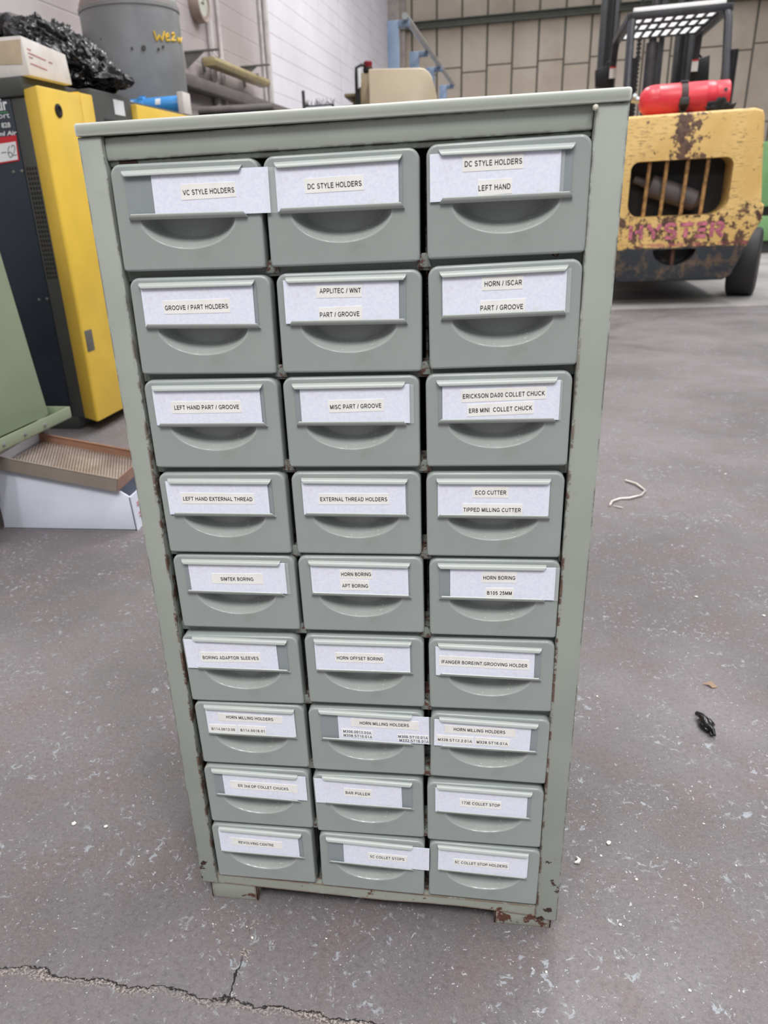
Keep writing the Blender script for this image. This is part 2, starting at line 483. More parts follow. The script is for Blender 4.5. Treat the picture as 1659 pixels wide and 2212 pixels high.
cr2 = t.math('MULTIPLY', t.step(t.math('ABSOLUTE', cx), 0.0014, 0.0005), t.math('MULTIPLY', seg, t.step(xyz[1], -0.06, -0.09)))
c = t.mix(t.math('MAXIMUM', crack, cr2), c, srgb(38, 34, 34))
# tyre marks by the truck
ry = t.math('ADD', t.math('MULTIPLY', t.math('SUBTRACT', xyz[0], 1.9), t.math('SUBTRACT', xyz[0], 1.9)), t.math('MULTIPLY', t.math('SUBTRACT', xyz[1], 4.1), t.math('SUBTRACT', xyz[1], 4.1)))
arc = t.math('MULTIPLY', t.step(t.math('ABSOLUTE', t.math('SUBTRACT', ry, 0.55)), 0.12, 0.02), t.step(t.noise(2.5, 3), 0.42, 0.6))
c = t.mix(t.math('MULTIPLY', arc, 0.4), c, srgb(60, 56, 58))
h = t.math('SUBTRACT', t.noise(180, 4, 0.7), t.math('MULTIPLY', t.math('MAXIMUM', crack, cr2), 2.0))
t.bump(h, 0.35, 0.0015)
M['floor'] = t.done(c, t.step(n2, 0.3, 0.7, 0.5, 0.72), spec=0.35)
mb = MB(); mb.box((-6, -4, -0.1), (9, 18, 0))
tag(mb.build('floor', M['floor']), kind='structure')

# ---------------------------------------------------------------- tool cabinet
XL, XR = -0.0262, 0.4106
DEP = 0.36
cabinet = empty('tool_cabinet', (0, 0, 0), 'sage green steel multi-drawer tool cabinet with 27 labelled drawers standing in the foreground', 'cabinet')

# lid: shallow cap with turned-down lips
mb = MB()
mb.hexa([(XL, -0.003, 0.8694), (XR, -0.003, 0.8674), (XR, DEP, 0.8674), (XL, DEP, 0.8694), (XL, -0.003, 0.8794), (XR, -0.003, 0.8768), (XR, DEP, 0.8768), (XL, DEP, 0.8794)])
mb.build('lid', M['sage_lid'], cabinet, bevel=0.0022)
# corner posts: folded angle with a lip
for s, xo, xi, zb in ((-1, XL + 0.0006, -0.0046, 0.0300), (1, XR - 0.0006, 0.3856, 0.0178)):
    mb = MB()
    mb.box((xo, 0.0, zb), (xi, 0.016, 0.869 if s < 0 else 0.8672))
    mb.box((xo, 0.016, zb), (xo + (-s) * 0.0012, 0.05, 0.867))
    mb.build('corner_post', M['sage_frame'], cabinet, bevel=0.0018)
# rivet head at the right end of the head rail
mb = MB(); mb.lathe([(0.0022, -0.0015), (0.0021, -0.0030), (0.0014, -0.0042), (0.0002, -0.0046)], (0.3853, 0, 0.8648), 1, 14)
mb.build('rivet', plain('cream rivet', srgb(226, 220, 204), 0.4), cabinet)
# carcass
mb = MB()
mb.box((XL + 0.001, 0.05, 0.03), (XL + 0.0022, DEP - 0.002, 0.866))
mb.box((XR - 0.0022, 0.05, 0.03), (XR - 0.001, DEP - 0.002, 0.866))
mb.box((XL + 0.001, DEP - 0.003, 0.03), (XR - 0.001, DEP - 0.001, 0.866))
mb.box((XL + 0.001, 0.02, 0.028), (XR - 0.001, DEP - 0.002, 0.030))
mb.build('carcass', M['sage_inner'], cabinet)
# head rail under the lid with a stepped lower edge
mb = MB()
mb.box((-0.0044, 0.0035, 0.8505), (0.3852, 0.02, 0.868))
mb.box((-0.0044, 0.0075, 0.8460), (0.3852, 0.02, 0.8503))
mb.build('head_rail', M['sage_frame'], cabinet, bevel=0.0012)
# cross rails between the drawer rows, with a pointed tab in each column gap
ROWZ = {r: 0.7631 - 0.09 * (r - 1) for r in range(1, 10)}
for r in range(1, 9):
    zt = ROWZ[r] + 0.001
    mb = MB()
    mb.box((-0.0046, 0.0115, zt - 0.0105), (0.3856, 0.05, zt - 0.0005))
    for gx in (0.1281, 0.2580):
        p = [(gx - 0.0062, zt - 0.0075), (gx + 0.0062, zt - 0.0075), (gx + 0.0034, zt + 0.0015), (gx + 0.0018, zt + 0.0035), (gx - 0.0018, zt + 0.0035), (gx - 0.0034, zt + 0.0015)]
        mb.prism(p, 1, 0.0080, 0.0116)
    mb.build('cross_rail', M['sage_inner'], cabinet, bevel=0.0006)
# dark column dividers at the back of the gaps
for gx in (0.1281, 0.2580):
    mb = MB(); mb.box((gx - 0.0012, 0.06, 0.045), (gx + 0.0012, DEP - 0.01, 0.845))
    mb.build('column_divider', M['sage_inner'], cabinet)
# kick rail, slightly bent
mb = MB()
NX = 24
vs = []
for i in range(NX + 1):
    u = i / NX; x = -0.0050 + u * 0.3906
    zt = 0.0432 - 0.0072 * u
    zb = 0.0285 - 0.009 * u + 0.0035 * math.sin(max(0, (u - 0.55) / 0.45) * math.pi) * (1 if u > 0.55 else 0)
    for (y, z) in ((0.002, zt), (0.002, zb), (0.0035, zb), (0.012, zt)):
        vs.append((x, y, z))
fs = []
for i in range(NX):
    for k in range(4):
        l = (k + 1) % 4
        fs.append((i * 4 + k, i * 4 + l, i * 4 + 4 + l, i * 4 + 4 + k))
fs += [(0, 1, 2, 3), (NX * 4 + 3, NX * 4 + 2, NX * 4 + 1, NX * 4)]
mb.add(vs, fs)
mb.build('kick_rail', M['sage_base'], cabinet)
# feet: folded plates
for (x0, x1, zt0, y0) in ((-0.0165, 0.0445, 0.031, 0.004), (0.338, 0.4045, 0.022, 0.004), (-0.0165, 0.0445, 0.031, 0.29), (0.338, 0.4045, 0.031, 0.29)):
    mb = MB()
    mb.box((x0, y0, 0.0), (x1, y0 + 0.0025, zt0))
    mb.box((x0, y0, 0.0), (x0 + 0.0025, y0 + 0.055, zt0)); mb.box((x1 - 0.0025, y0, 0.0), (x1, y0 + 0.055, zt0))
    mb.build('foot', M['sage_base'], cabinet, bevel=0.0008)

# --- drawers: table in millimetres measured from each drawer's bottom left corner
# (row, column), corner, tilt vector, holder rails, card outline, tapes with their writing
DRAWERS = [
((1, 1), [-2.9, 763.7], [127.3, -1.6], [[11.7, 76.2], [115.0, 75.4], [12.7, 42.9], [115.9, 41.0]], [[36.7, 73.9], [136.1, 75.3], [136.5, 40.5], [37.0, 44.1]], [([[61.6, 65.8], [108.3, 65.5], [108.3, 54.3], [61.2, 53.9]], 0.0011, [('VC STYLE HOLDERS', 85.0, 59.5, 44.1)])]),
((1, 2), [129.0, 762.6], [125.9, -0.2], [[9.7, 76.7], [113.0, 77.0], [10.9, 42.9], [114.1, 42.5]], [[9.8, 74.4], [109.5, 73.4], [109.8, 44.4], [10.4, 44.1]], [([[33.6, 65.8], [82.0, 66.2], [82.1, 55.2], [33.8, 54.9]], 0.0072, [('DC STYLE HOLDERS', 58.2, 60.0, 44.0)])]),
((1, 3), [260.9, 763.6], [124.9, 0.7], [[9.1, 77.4], [111.9, 76.6], [10.2, 43.2], [112.3, 42.9]], [[1.8, 77.5], [101.2, 74.8], [102.6, 44.6], [3.1, 42.3]], [([[27.6, 73.7], [74.0, 73.4], [74.0, 63.1], [27.7, 63.0]], -0.0022, [('DC STYLE HOLDERS', 51.1, 68.4, 43.6)]), ([[39.5, 56.7], [65.8, 56.8], [65.8, 45.9], [39.8, 45.2]], 0.0153, [('LEFT HAND', 52.5, 50.9, 24.5)])]),
((2, 1), [-1.2, 673.4], [127.1, -1.5], [[10.2, 77.3], [115.2, 76.5], [11.5, 43.0], [116.9, 40.6]], [[11.3, 74.7], [112.4, 72.0], [112.9, 41.8], [11.9, 44.0]], [([[30.4, 64.1], [91.2, 64.4], [91.2, 52.6], [30.5, 52.9]], 0.0, [('GROOVE / PART HOLDERS', 60.7, 58.1, 57.8)])]),
((2, 2), [131.8, 672.4], [124.0, -0.7], [[9.1, 78.5], [112.0, 77.7], [10.2, 43.0], [112.5, 41.9]], [[5.9, 77.5], [105.1, 74.0], [105.8, 43.5], [8.0, 42.0]], [([[35.1, 73.0], [74.4, 72.1], [74.2, 62.9], [35.3, 63.3]], -0.0166, [('APPLITEC / WNT', 55.8, 68.7, 35.3)]), ([[36.4, 55.2], [74.1, 55.8], [73.9, 43.9], [36.5, 44.5]], -0.0, [('PART / GROOVE', 54.4, 49.3, 34.3)])]),
((2, 3), [262.6, 673.4], [123.4, 1.8], [[8.3, 77.4], [110.8, 79.1], [9.6, 43.2], [111.5, 44.6]], [[10.9, 74.8], [109.9, 75.8], [110.6, 44.7], [11.0, 44.0]], [([[42.7, 74.1], [76.0, 74.6], [75.8, 64.3], [42.9, 63.8]], 0.0151, [('HORN / ISCAR', 60.0, 69.2, 29.9)]), ([[41.7, 55.7], [78.5, 56.7], [78.6, 44.7], [41.7, 44.7]], 0.0136, [('PART / GROOVE', 59.4, 50.1, 34.6)])]),
((3, 1), [-1.1, 583.0], [127.0, 0.2], [[8.5, 77.1], [113.8, 77.1], [10.2, 42.6], [115.3, 42.4]], [[7.7, 75.5], [110.5, 73.0], [111.0, 43.3], [9.2, 42.5]], [([[24.8, 64.8], [91.8, 64.8], [92.3, 53.8], [25.1, 53.4]], 0.003, [('LEFT HAND PART / GROOVE', 59.0, 59.1, 62.1)])]),
((3, 2), [130.8, 583.3], [122.9, 0.4], [[8.8, 76.4], [110.6, 76.8], [10.3, 42.2], [111.2, 42.0]], [[15.2, 72.9], [113.6, 76.2], [114.8, 41.3], [16.1, 43.0]], [([[40.6, 63.4], [90.9, 64.4], [91.1, 53.4], [41.2, 52.2]], 0.022, [('MISC PART / GROOVE', 65.8, 57.8, 46.3)])]),
((3, 3), [259.7, 584.3], [124.4, 1.1], [[8.8, 76.5], [111.1, 77.9], [10.2, 42.5], [111.6, 43.3]], [[13.8, 73.1], [113.4, 77.3], [114.3, 42.1], [14.4, 43.2]], [([[30.1, 70.5], [102.4, 72.5], [102.7, 61.8], [30.6, 59.4]], 0.0305, [('ERICKSON DA00 COLLET CHUCK', 66.4, 65.8, 69.4)]), ([[35.5, 57.4], [92.5, 59.9], [92.8, 49.0], [36.0, 46.7]], 0.0422, [('ER8 MINI  COLLET CHUCK', 64.2, 53.0, 54.0)])]),
((4, 1), [-0.4, 492.5], [126.4, 0.9], [[9.6, 76.6], [113.0, 76.6], [10.8, 42.3], [114.4, 42.3]], [[6.4, 75.8], [108.6, 72.4], [109.4, 42.7], [7.8, 40.8]], [([[20.7, 64.7], [94.7, 64.5], [95.2, 53.6], [21.2, 53.3]], 0.0007, [('LEFT HAND EXTERNAL THREAD', 58.0, 58.6, 69.8)])]),
((4, 2), [131.8, 493.3], [122.5, 0.8], [[9.7, 76.4], [110.5, 76.1], [10.8, 42.4], [111.4, 42.2]], [[9.9, 71.8], [107.9, 71.8], [108.6, 42.9], [10.3, 42.0]], [([[25.2, 63.7], [92.3, 64.2], [92.7, 53.2], [25.4, 52.6]], 0.0082, [('EXTERNAL THREAD HOLDERS', 59.0, 58.2, 63.9)])]),
((4, 3), [259.5, 493.6], [124.1, 0.7], [[8.9, 76.3], [111.3, 76.5], [10.2, 42.3], [112.4, 42.2]], [[10.1, 72.2], [110.4, 72.3], [111.0, 42.5], [10.8, 41.8]], [([[41.8, 70.7], [74.2, 71.2], [74.3, 60.8], [42.0, 60.8]], 0.0077, [('ECO CUTTER', 58.4, 65.9, 27.8)]), ([[33.2, 54.8], [87.3, 54.8], [87.6, 43.9], [33.3, 43.8]], 0.0009, [('TIPPED MILLING CUTTER', 60.0, 48.8, 52.1)])]),
((5, 1), [1.2, 404.3], [127.1, 0.9], [[9.7, 77.4], [113.0, 77.6], [10.8, 43.6], [114.0, 43.2]], [[16.3, 72.0], [117.4, 75.2], [117.1, 41.9], [16.1, 43.5]], [([[39.5, 64.7], [93.3, 65.9], [93.7, 54.0], [39.6, 53.3]], 0.0176, [('SIMTEK BORING', 66.2, 59.1, 34.5)])]),
((5, 2), [132.5, 405.7], [124.0, 1.5], [[10.0, 77.8], [110.9, 77.4], [11.1, 43.9], [111.8, 43.6]], [[12.5, 72.4], [108.7, 73.6], [109.0, 43.7], [11.9, 42.6]], [([[41.2, 71.2], [73.8, 72.3], [73.4, 61.6], [41.2, 61.2]], 0.0231, [('HORN BORING', 57.6, 66.7, 29.7)]), ([[41.2, 60.3], [70.2, 60.5], [70.3, 49.0], [41.2, 48.5]], 0.012, [('APT BORING', 56.0, 53.8, 26.1)])]),
((5, 3), [262.0, 405.6], [123.4, 0.8], [[7.9, 77.5], [109.8, 78.0], [9.1, 43.4], [110.4, 43.2]], [[19.6, 72.9], [117.9, 76.9], [119.3, 42.7], [20.4, 43.3]], [([[49.8, 72.4], [82.6, 73.3], [82.6, 61.3], [50.1, 60.9]], 0.0199, [('HORN BORING', 66.5, 66.5, 30.1)]), ([[53.9, 55.1], [80.5, 55.6], [80.3, 44.9], [54.1, 44.7]], 0.0133, [('B105 25MM', 67.1, 50.0, 23.4)])]),
((6, 1), [-1.1, 310.1], [127.2, 2.3], [[11.4, 80.5], [115.1, 80.4], [12.5, 44.6], [115.6, 45.3]], [[1.6, 78.6], [103.2, 74.5], [103.2, 45.1], [2.0, 42.8]], [([[18.5, 64.5], [84.6, 66.5], [83.8, 54.3], [18.2, 52.1]], 0.0319, [('BORING ADAPTOR SLEEVES', 51.5, 58.7, 62.1)])]),
((6, 2), [132.2, 314.9], [124.1, 0.9], [[9.8, 77.9], [111.4, 78.7], [10.6, 43.2], [112.8, 44.6]], [[10.6, 72.1], [109.4, 74.5], [110.0, 45.0], [10.7, 42.3]], [([[31.7, 65.4], [83.1, 66.0], [83.0, 54.8], [31.7, 53.8]], 0.0156, [('HORN OFFSET BORING', 57.6, 59.5, 48.3)])]),
((6, 3), [261.8, 315.5], [124.9, 2.0], [[8.3, 77.6], [110.8, 76.3], [9.7, 43.6], [112.2, 42.4]], [[5.9, 76.6], [104.1, 71.4], [104.8, 42.3], [6.4, 40.8]], [([[9.6, 65.8], [99.4, 64.7], [99.7, 52.8], [9.9, 53.8]], -0.0117, [('IFANGER BORE/INT.GROOVING HOLDER', 54.9, 58.4, 85.3)])]),
((7, 1), [0.9, 223.0], [125.0, 1.7], [[10.9, 79.1], [114.0, 79.0], [11.9, 44.0], [114.7, 44.4]], [[12.6, 73.2], [113.5, 78.8], [113.5, 42.7], [12.3, 42.8]], [([[26.5, 71.5], [100.0, 71.1], [99.6, 62.1], [26.0, 61.8]], -0.0007, [('HORN MILLING HOLDERS', 62.4, 67.2, 53.8)]), ([[14.3, 55.8], [46.0, 56.4], [45.6, 45.0], [14.2, 44.8]], 0.0127, [('B114.0012.00', 30.3, 50.0, 27.4)]), ([[47.7, 56.6], [79.7, 56.8], [79.5, 45.3], [47.7, 44.8]], 0.011, [('B114.0016.01', 64.2, 50.3, 27.8)])]),
((7, 2), [130.2, 222.7], [125.7, 1.2], [[11.3, 81.0], [112.9, 79.5], [12.1, 45.5], [113.9, 44.5]], [[32.4, 74.9], [130.5, 78.2], [131.1, 42.8], [32.4, 44.9]], [([[46.6, 74.4], [119.5, 74.9], [120.0, 63.5], [46.8, 64.0]], 0.0, [('HORN MILLING HOLDERS', 82.8, 69.1, 53.2)]), ([[36.4, 59.9], [69.8, 59.3], [70.0, 48.3], [36.5, 48.9]], -0.0179, [('M306.0012.03A', 53.1, 56.5, 30.8), ('M308.ST10.01A', 53.5, 51.2, 31.4)]), ([[96.9, 56.4], [130.4, 57.0], [131.0, 46.9], [97.3, 47.4]], 0.0015, [('M306.ST10.01A', 113.7, 54.0, 31.9), ('M332.ST16.01A', 114.7, 49.0, 31.6)])]),
((7, 3), [261.7, 224.2], [124.2, -1.7], [[9.8, 77.9], [112.5, 75.3], [11.1, 43.1], [113.3, 42.1]], [[4.3, 73.3], [104.5, 70.5], [105.6, 41.4], [5.1, 42.7]], [([[16.0, 71.0], [89.6, 69.9], [89.8, 60.2], [16.3, 61.0]], -0.0129, [('HORN MILLING HOLDERS', 52.2, 65.9, 53.7)]), ([[7.2, 57.5], [46.2, 57.1], [46.4, 47.2], [7.5, 47.5]], -0.009, [('M328.ST12.2.01A', 26.8, 51.4, 36.1)]), ([[47.8, 57.2], [84.0, 56.7], [84.1, 46.8], [48.0, 47.0]], -0.0097, [('M328.ST16.01A', 65.9, 50.9, 32.3)])]),
((8, 1), [0.2, 134.2], [124.3, 0.6], [[9.6, 78.4], [111.7, 77.0], [11.0, 44.5], [112.6, 42.5]], [[22.2, 71.3], [120.5, 76.3], [121.3, 40.6], [22.7, 43.2]], [([[30.7, 65.6], [110.3, 65.4], [110.3, 53.9], [30.8, 54.6]], -0.0057, [('ER 2nd OP COLLET CHUCKS', 69.8, 59.2, 59.7)])]),
((8, 2), [129.5, 130.7], [125.4, 1.8], [[10.4, 81.3], [112.8, 79.4], [11.8, 45.8], [114.0, 45.4]], [[1.0, 78.9], [100.7, 73.7], [100.8, 44.8], [1.6, 42.9]], [([[34.9, 68.8], [67.0, 68.4], [66.4, 56.8], [35.0, 57.3]], -0.0142, [('BAR PULLER', 50.8, 62.2, 28.1)])]),
((8, 3), [258.6, 130.6], [126.9, 0.2], [[10.4, 79.2], [114.1, 77.4], [9.7, 45.3], [114.5, 43.7]], [[8.7, 78.1], [108.5, 71.7], [109.6, 42.9], [9.4, 42.8]], [([[35.9, 65.2], [81.3, 64.5], [81.4, 53.6], [36.3, 54.1]], -0.0133, [('173E COLLET STOP', 59.1, 59.5, 41.8)])]),
((9, 1), [-1.5, 44.6], [123.5, 0.7], [[9.7, 78.9], [111.6, 77.3], [10.8, 43.9], [112.9, 43.6]], [[8.5, 73.7], [106.7, 71.6], [107.3, 42.4], [9.2, 42.0]], [([[23.6, 66.5], [87.0, 65.3], [86.7, 54.4], [24.0, 55.1]], -0.0151, [('REVOLVING CENTRE', 54.3, 59.6, 43.6)])]),
((9, 2), [129.9, 43.5], [124.4, -1.6], [[9.3, 77.2], [111.9, 74.1], [11.0, 43.1], [112.8, 40.3]], [[29.7, 69.9], [130.6, 73.0], [130.8, 38.2], [30.0, 41.8]], [([[58.8, 61.5], [105.0, 60.5], [104.9, 50.9], [58.8, 51.1]], -0.013, [('5C COLLET STOPS', 81.6, 55.5, 40.2)])]),
((9, 3), [259.7, 42.2], [126.2, -1.9], [[10.4, 78.7], [113.4, 75.8], [11.4, 44.4], [113.2, 41.6]], [[10.9, 72.9], [112.4, 69.3], [113.4, 38.8], [11.4, 41.7]], [([[28.9, 62.8], [91.6, 62.4], [92.0, 52.6], [29.0, 53.5]], -0.0103, [('5C COLLET STOP HOLDERS', 60.4, 57.5, 59.6)])]),
]
BRANDED = {'HORN', 'ISCAR', 'SIMTEK', 'IFANGER', 'APPLITEC', 'WNT', 'APT', 'ERICKSON'}
A_, B_ = 0.0420, 0.0248       # half width and depth of the scooped finger pull
ZTOP = 0.0415                 # its straight upper edge
CXR = 0.494                   # its centre, share of the drawer width
HGT = 0.0838

def drawer_front(w, h=HGT):
    cx = w * CXR
    rb = 0.0022
    x0, x1, z0, z1 = rb, w - rb, rb * 0.6, h - rb
    cr = 0.0065
    N = 64
    angs = [math.pi * i / N for i in range(N + 1)]
    ca = [math.atan2(ZTOP - z0, x1 - cx), math.atan2(ZTOP - z0, x0 - cx)]
    angs = sorted(set(angs + ca))
    ell, out = [], []
    for a in angs:           # a = 0 right, pi left, going through the bottom
        c, s = math.cos(a), math.sin(a)
        rr = 1 / math.sqrt((c / (A_ * 1.03)) ** 2 + (s / (B_ * 1.03)) ** 2)
        ell.append((cx + c * rr, ZTOP - s * rr))
        tt = min(((x1 - cx) / c if c > 1e-9 else 1e9), ((x0 - cx) / c if c < -1e-9 else 1e9), ((ZTOP - z0) / s if s > 1e-9 else 1e9))
        out.append((cx + c * tt, ZTOP - s * tt))
    top = []
    for k in range(0, 9):
        a = math.pi / 2 * k / 8
        top.append((x0 + cr - cr * math.cos(a), z1 - cr + cr * math.sin(a)))
    for k in range(0, 9):
        a = math.pi / 2 * (1 - k / 8)
        top.append((x1 - cr + cr * math.cos(a), z1 - cr + cr * math.sin(a)))
    mb = MB()
    V = [(x, 0, z) for x, z in ell] + [(x, 0, z) for x, z in out]
    n = len(angs)
    F = [(i, i + 1, n + i + 1, n + i) for i in range(n - 1)]
    mb.add(V, F)
    # upper plate: one flat polygon, its lower side shares the edge above the pull
    poly = [out[-1]] + top + [out[0], ell[0], ell[-1]]
    mb.add([(x, 0, z) for x, z in poly], [list(range(len(poly)))])
    # rolled rim all round, then the flange
    per = top + out                                          # clockwise from the left side
    P = np.array(per); n = len(per)
    keep = [i for i in range(n) if np.linalg.norm(P[i] - P[i - 1]) > 1e-6]
    P = P[keep]; n = len(P)
    tv = np.roll(P, -1, 0) - np.roll(P, 1, 0); tv /= np.linalg.norm(tv, axis=1)[:, None]
    nv = np.stack([-tv[:, 1], tv[:, 0]], 1)
    loops = [P]
    V = []
    for off, dy in ((0, 0), (0.38, 0.08), (0.71, 0.29), (0.92, 0.62), (1, 1)):
        Q = P + nv * off * rb
        V += [(q[0], dy * rb, q[1]) for q in Q]
    V += [(q[0], 0.016, q[1]) for q in P + nv * rb]
    F = []
    for L in range(5):
        for i in range(n):
            j = (i + 1) % n
            F.append((L * n + i, L * n + j, (L + 1) * n + j, (L + 1) * n + i))
    mb.add(V, F)
    return mb, cx

def finger_pull(cx):
    # (share of the way in, depth): a shallow bowl rising to a flat back
    DS = 1.18
    prof = [(-0.1, 0), (0.0, 0.0), (0.04, 0.0003), (0.09, 0.0010), (0.16, 0.0023), (0.26, 0.0042), (0.38, 0.0064), (0.52, 0.0088), (0.66, 0.0109), (0.78, 0.0124), (0.88, 0.0133), (0.95, 0.0137), (1.0, 0.0138), (1.05, 0.0138), (1.4, 0.0138), (1.9, 0.0138), (2.35, 0.0138)]
    prof = [(q, d * DS) for q, d in prof]
    sa = lambda t: A_ * (1 - 0.27 * t) if t > 0 else A_ * (1 - 0.3 * t)
    sb = lambda t: B_ * (1 - 0.40 * t) if t > 0 else B_ * (1 - 0.3 * t)
    N = 72
    mb = MB(); V = []; F = []
    for r, d in prof:
        for i in range(N + 1):
            a = math.pi * i / N
            V.append((cx + math.cos(a) * sa(r), d, ZTOP - math.sin(a) * sb(r)))
    for k in range(len(prof) - 1):
        for i in range(N):
            F.append((k * (N + 1) + i, k * (N + 1) + i + 1, (k + 1) * (N + 1) + i + 1, (k + 1) * (N + 1) + i))
    mb.add(V, F)
    L = [(cx + sa(r), d, ZTOP) for r, d in prof] + [(cx - sa(r), d, ZTOP) for r, d in prof[::-1]]
    mb.add(L, [list(range(len(L)))])
    last = prof[-1][0]
    L = [(cx + sa(last) * math.cos(math.pi * i / N), prof[-1][1], ZTOP - sb(last) * math.sin(math.pi * i / N)) for i in range(N + 1)]
    mb.add(L, [list(range(N + 1))])
    return mb

SLEEVED = {(1, 1): (132, 146.5), (3, 2): (112, 118), (2, 3): (108, 114.5), (3, 3): (112, 116), (5, 1): (115, 121), (5, 3): (117, 122.5), (7, 2): (129, 134.5), (1, 3): (100, 105)}
rng = random.Random(3)
for key, (bx, bz), (tx, tz), rails, card, tapes in DRAWERS:
    mm = 0.001
    w = tx * mm
    ang = math.atan2(tz, tx)
    mb, cx = drawer_front(w)
    # the drawer's own box behind the front, with a rolled and slotted side
    for s in (0.004, w - 0.005):
        mb.box((s, 0.012, 0.004), (s + 0.001, 0.31, 0.066))
        for k in range(5):
            mb.box((s - 0.0008, 0.03 + k * 0.012, 0.012), (s + 0.0016, 0.036 + k * 0.012, 0.058))
    mb.box((0.004, 0.012, 0.004), (w - 0.004, 0.31, 0.005))
    mb.box((0.004, 0.309, 0.004), (w - 0.004, 0.31, 0.066))
    d = mb.build('drawer', M['sage_face'], cabinet, angle=40, fixn=False)
    d.location = (bx * mm, rng.uniform(-0.0008, 0.0008), bz * mm)
    d.rotation_euler = (0, -ang, 0)
    words = ' '.join(s for _, _, tt in tapes for s, *_ in tt)
    if not set(words.replace('/', ' ').split()) & BRANDED:
        d['label'] = 'drawer with card reading %s' % words.replace('/', 'and').lower()
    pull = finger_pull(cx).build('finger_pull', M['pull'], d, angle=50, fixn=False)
    # label holder: plate with a rolled hood above and a trough below
    ca, sa = math.cos(-ang), math.sin(-ang)
    loc = lambda p: (mm * (p[0] * ca - p[1] * sa), mm * (p[0] * sa + p[1] * ca))
    (ax, az), (bx2, bz2), (cx2, cz2), (dx, dz) = [loc(p) for p in rails]
    mb = MB()
    mb.box((min(ax, cx2) + 0.0015, -0.0008, (cz2 + dz) / 2 - 0.002), (max(bx2, dx) - 0.0015, -0.0002, (az + bz2) / 2 + 0.002), 1)
    def rail(x0, z0, x1, z1, up):
        s = 1 if up else -1
        sec = [(-0.0004, 0.0024), (-0.0022, 0.0020), (-0.0034, 0.0008), (-0.0040, -0.0008), (-0.0041, -0.0018)]
        cut = [0.0, 0.0002, 0.0006, 0.0018, 0.0028]
        V = []
        for (y, z), c in zip(sec, cut):
            V += [(x0 + c, y, z0 + s * z), (x1 - c, y, z1 + s * z)]
        for (y, z), c in zip(sec[::-1], cut[::-1]):
            V += [(x0 + c, y + 0.0006, z0 + s * (z - 0.0006)), (x1 - c, y + 0.0006, z1 + s * (z - 0.0006))]
        n = len(V) // 2
        F = [(2 * i, 2 * i + 1, 2 * ((i + 1) % n) + 1, 2 * ((i + 1) % n)) for i in range(n)]
        F += [[2 * i for i in range(n)], [2 * i + 1 for i in range(n)][::-1]]
        mb.add(V, F)
    rail(ax, az, bx2, bz2, True)
    rail(cx2, cz2, dx, dz, False)
    mb.build('label_holder', [M['holder'], M['plate']], d, angle=50)
    # card with its tapes and writing
    q = [loc(p) for p in card]
    mb = MB()
    zt = (az + bz2) / 2 + 0.0002; zb = (cz2 + dz) / 2 - 0.0002
    xl0, xr0 = (q[0][0] + q[3][0]) / 2, (q[1][0] + q[2][0]) / 2
    tl = 0.0006 * (q[1][1] - q[0][1] + q[2][1] - q[3][1]) / 0.01
    mb.box((xl0, -0.0018, zb), (xr0, -0.0013, zt), 0)
    for quad, ta, tt in tapes:
        P = [loc(p) for p in quad]
        P = [(x, min(max(z, zb + 0.0003), zt - 0.0003)) for x, z in P]
        V = [(x, -0.00205, z) for x, z in P] + [(x, -0.0018, z) for x, z in P]
        mb.add(V, [(3, 2, 1, 0), (0, 1, 5, 4), (1, 2, 6, 5), (2, 3, 7, 6), (3, 0, 4, 7)], 1)
        for s, tcx, tcz, tw in tt:
            X, Z = loc((tcx, tcz))
            small = len(tt) > 1 or len(tapes) == 3 and '.' in s
            put_caps(mb, s, X, Z, tw * mm, 0.0034 if small else 0.0039, -0.00213, ta - ang, 3 if len(tt) > 1 else 2)
    mb.build('label_card', [M['card'], M['tape'], M['ink'], M['blue_ink']], d, fixn=False)
    if key in SLEEVED:
        a, b = SLEEVED[key]
        mb = MB(); mb.box((a * mm, -0.0023, zb), (b * mm, -0.0011, zt - 0.0004))
        mb.build('clear_sleeve', M['sleeve'], d)

# ================================================================ the hall behind
TH = math.radians(4.607)
WX, WY = -1.128, 16.0                    # inner corner of the two walls
def wall_x(y): return WX - (WY - y) * math.tan(TH)

t = NT('white painted block wall')
p = t.sep()
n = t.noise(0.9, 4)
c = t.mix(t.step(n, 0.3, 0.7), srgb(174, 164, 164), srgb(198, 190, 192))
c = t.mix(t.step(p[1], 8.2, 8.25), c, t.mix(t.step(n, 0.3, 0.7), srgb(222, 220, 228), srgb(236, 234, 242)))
c = t.mix(t.step(t.noise(5, 6, 0.7), 0.55, 0.8, 0, 0.4), c, srgb(186, 172, 168))
zz = t.math('ABSOLUTE', t.math('SUBTRACT', t.math('FRACT', t.math('ADD', t.math('DIVIDE', t.math('SUBTRACT', p[2], 1.936), 0.1815), 100.5)), 0.5))
course = t.step(zz, 0.035, 0.012)
yy = t.math('ABSOLUTE', t.math('SUBTRACT', t.math('FRACT', t.math('ADD', t.math('DIVIDE', t.math('SUBTRACT', p[1], 8.2), 3.45), 100.5)), 0.5))
joint = t.step(yy, 0.0045, 0.002)
g = t.math('MAXIMUM', course, joint)
c = t.mix(t.math('MULTIPLY', g, t.step(t.noise(1.5, 3), 0.3, 0.6, 0.15, 0.5)), c, srgb(150, 142, 142))
t.bump(t.math('SUBTRACT', t.math('MULTIPLY', t.noise(60, 3), 0.15), g), 0.5, 0.006)
M['wall_white'] = t.done(c, 0.6)

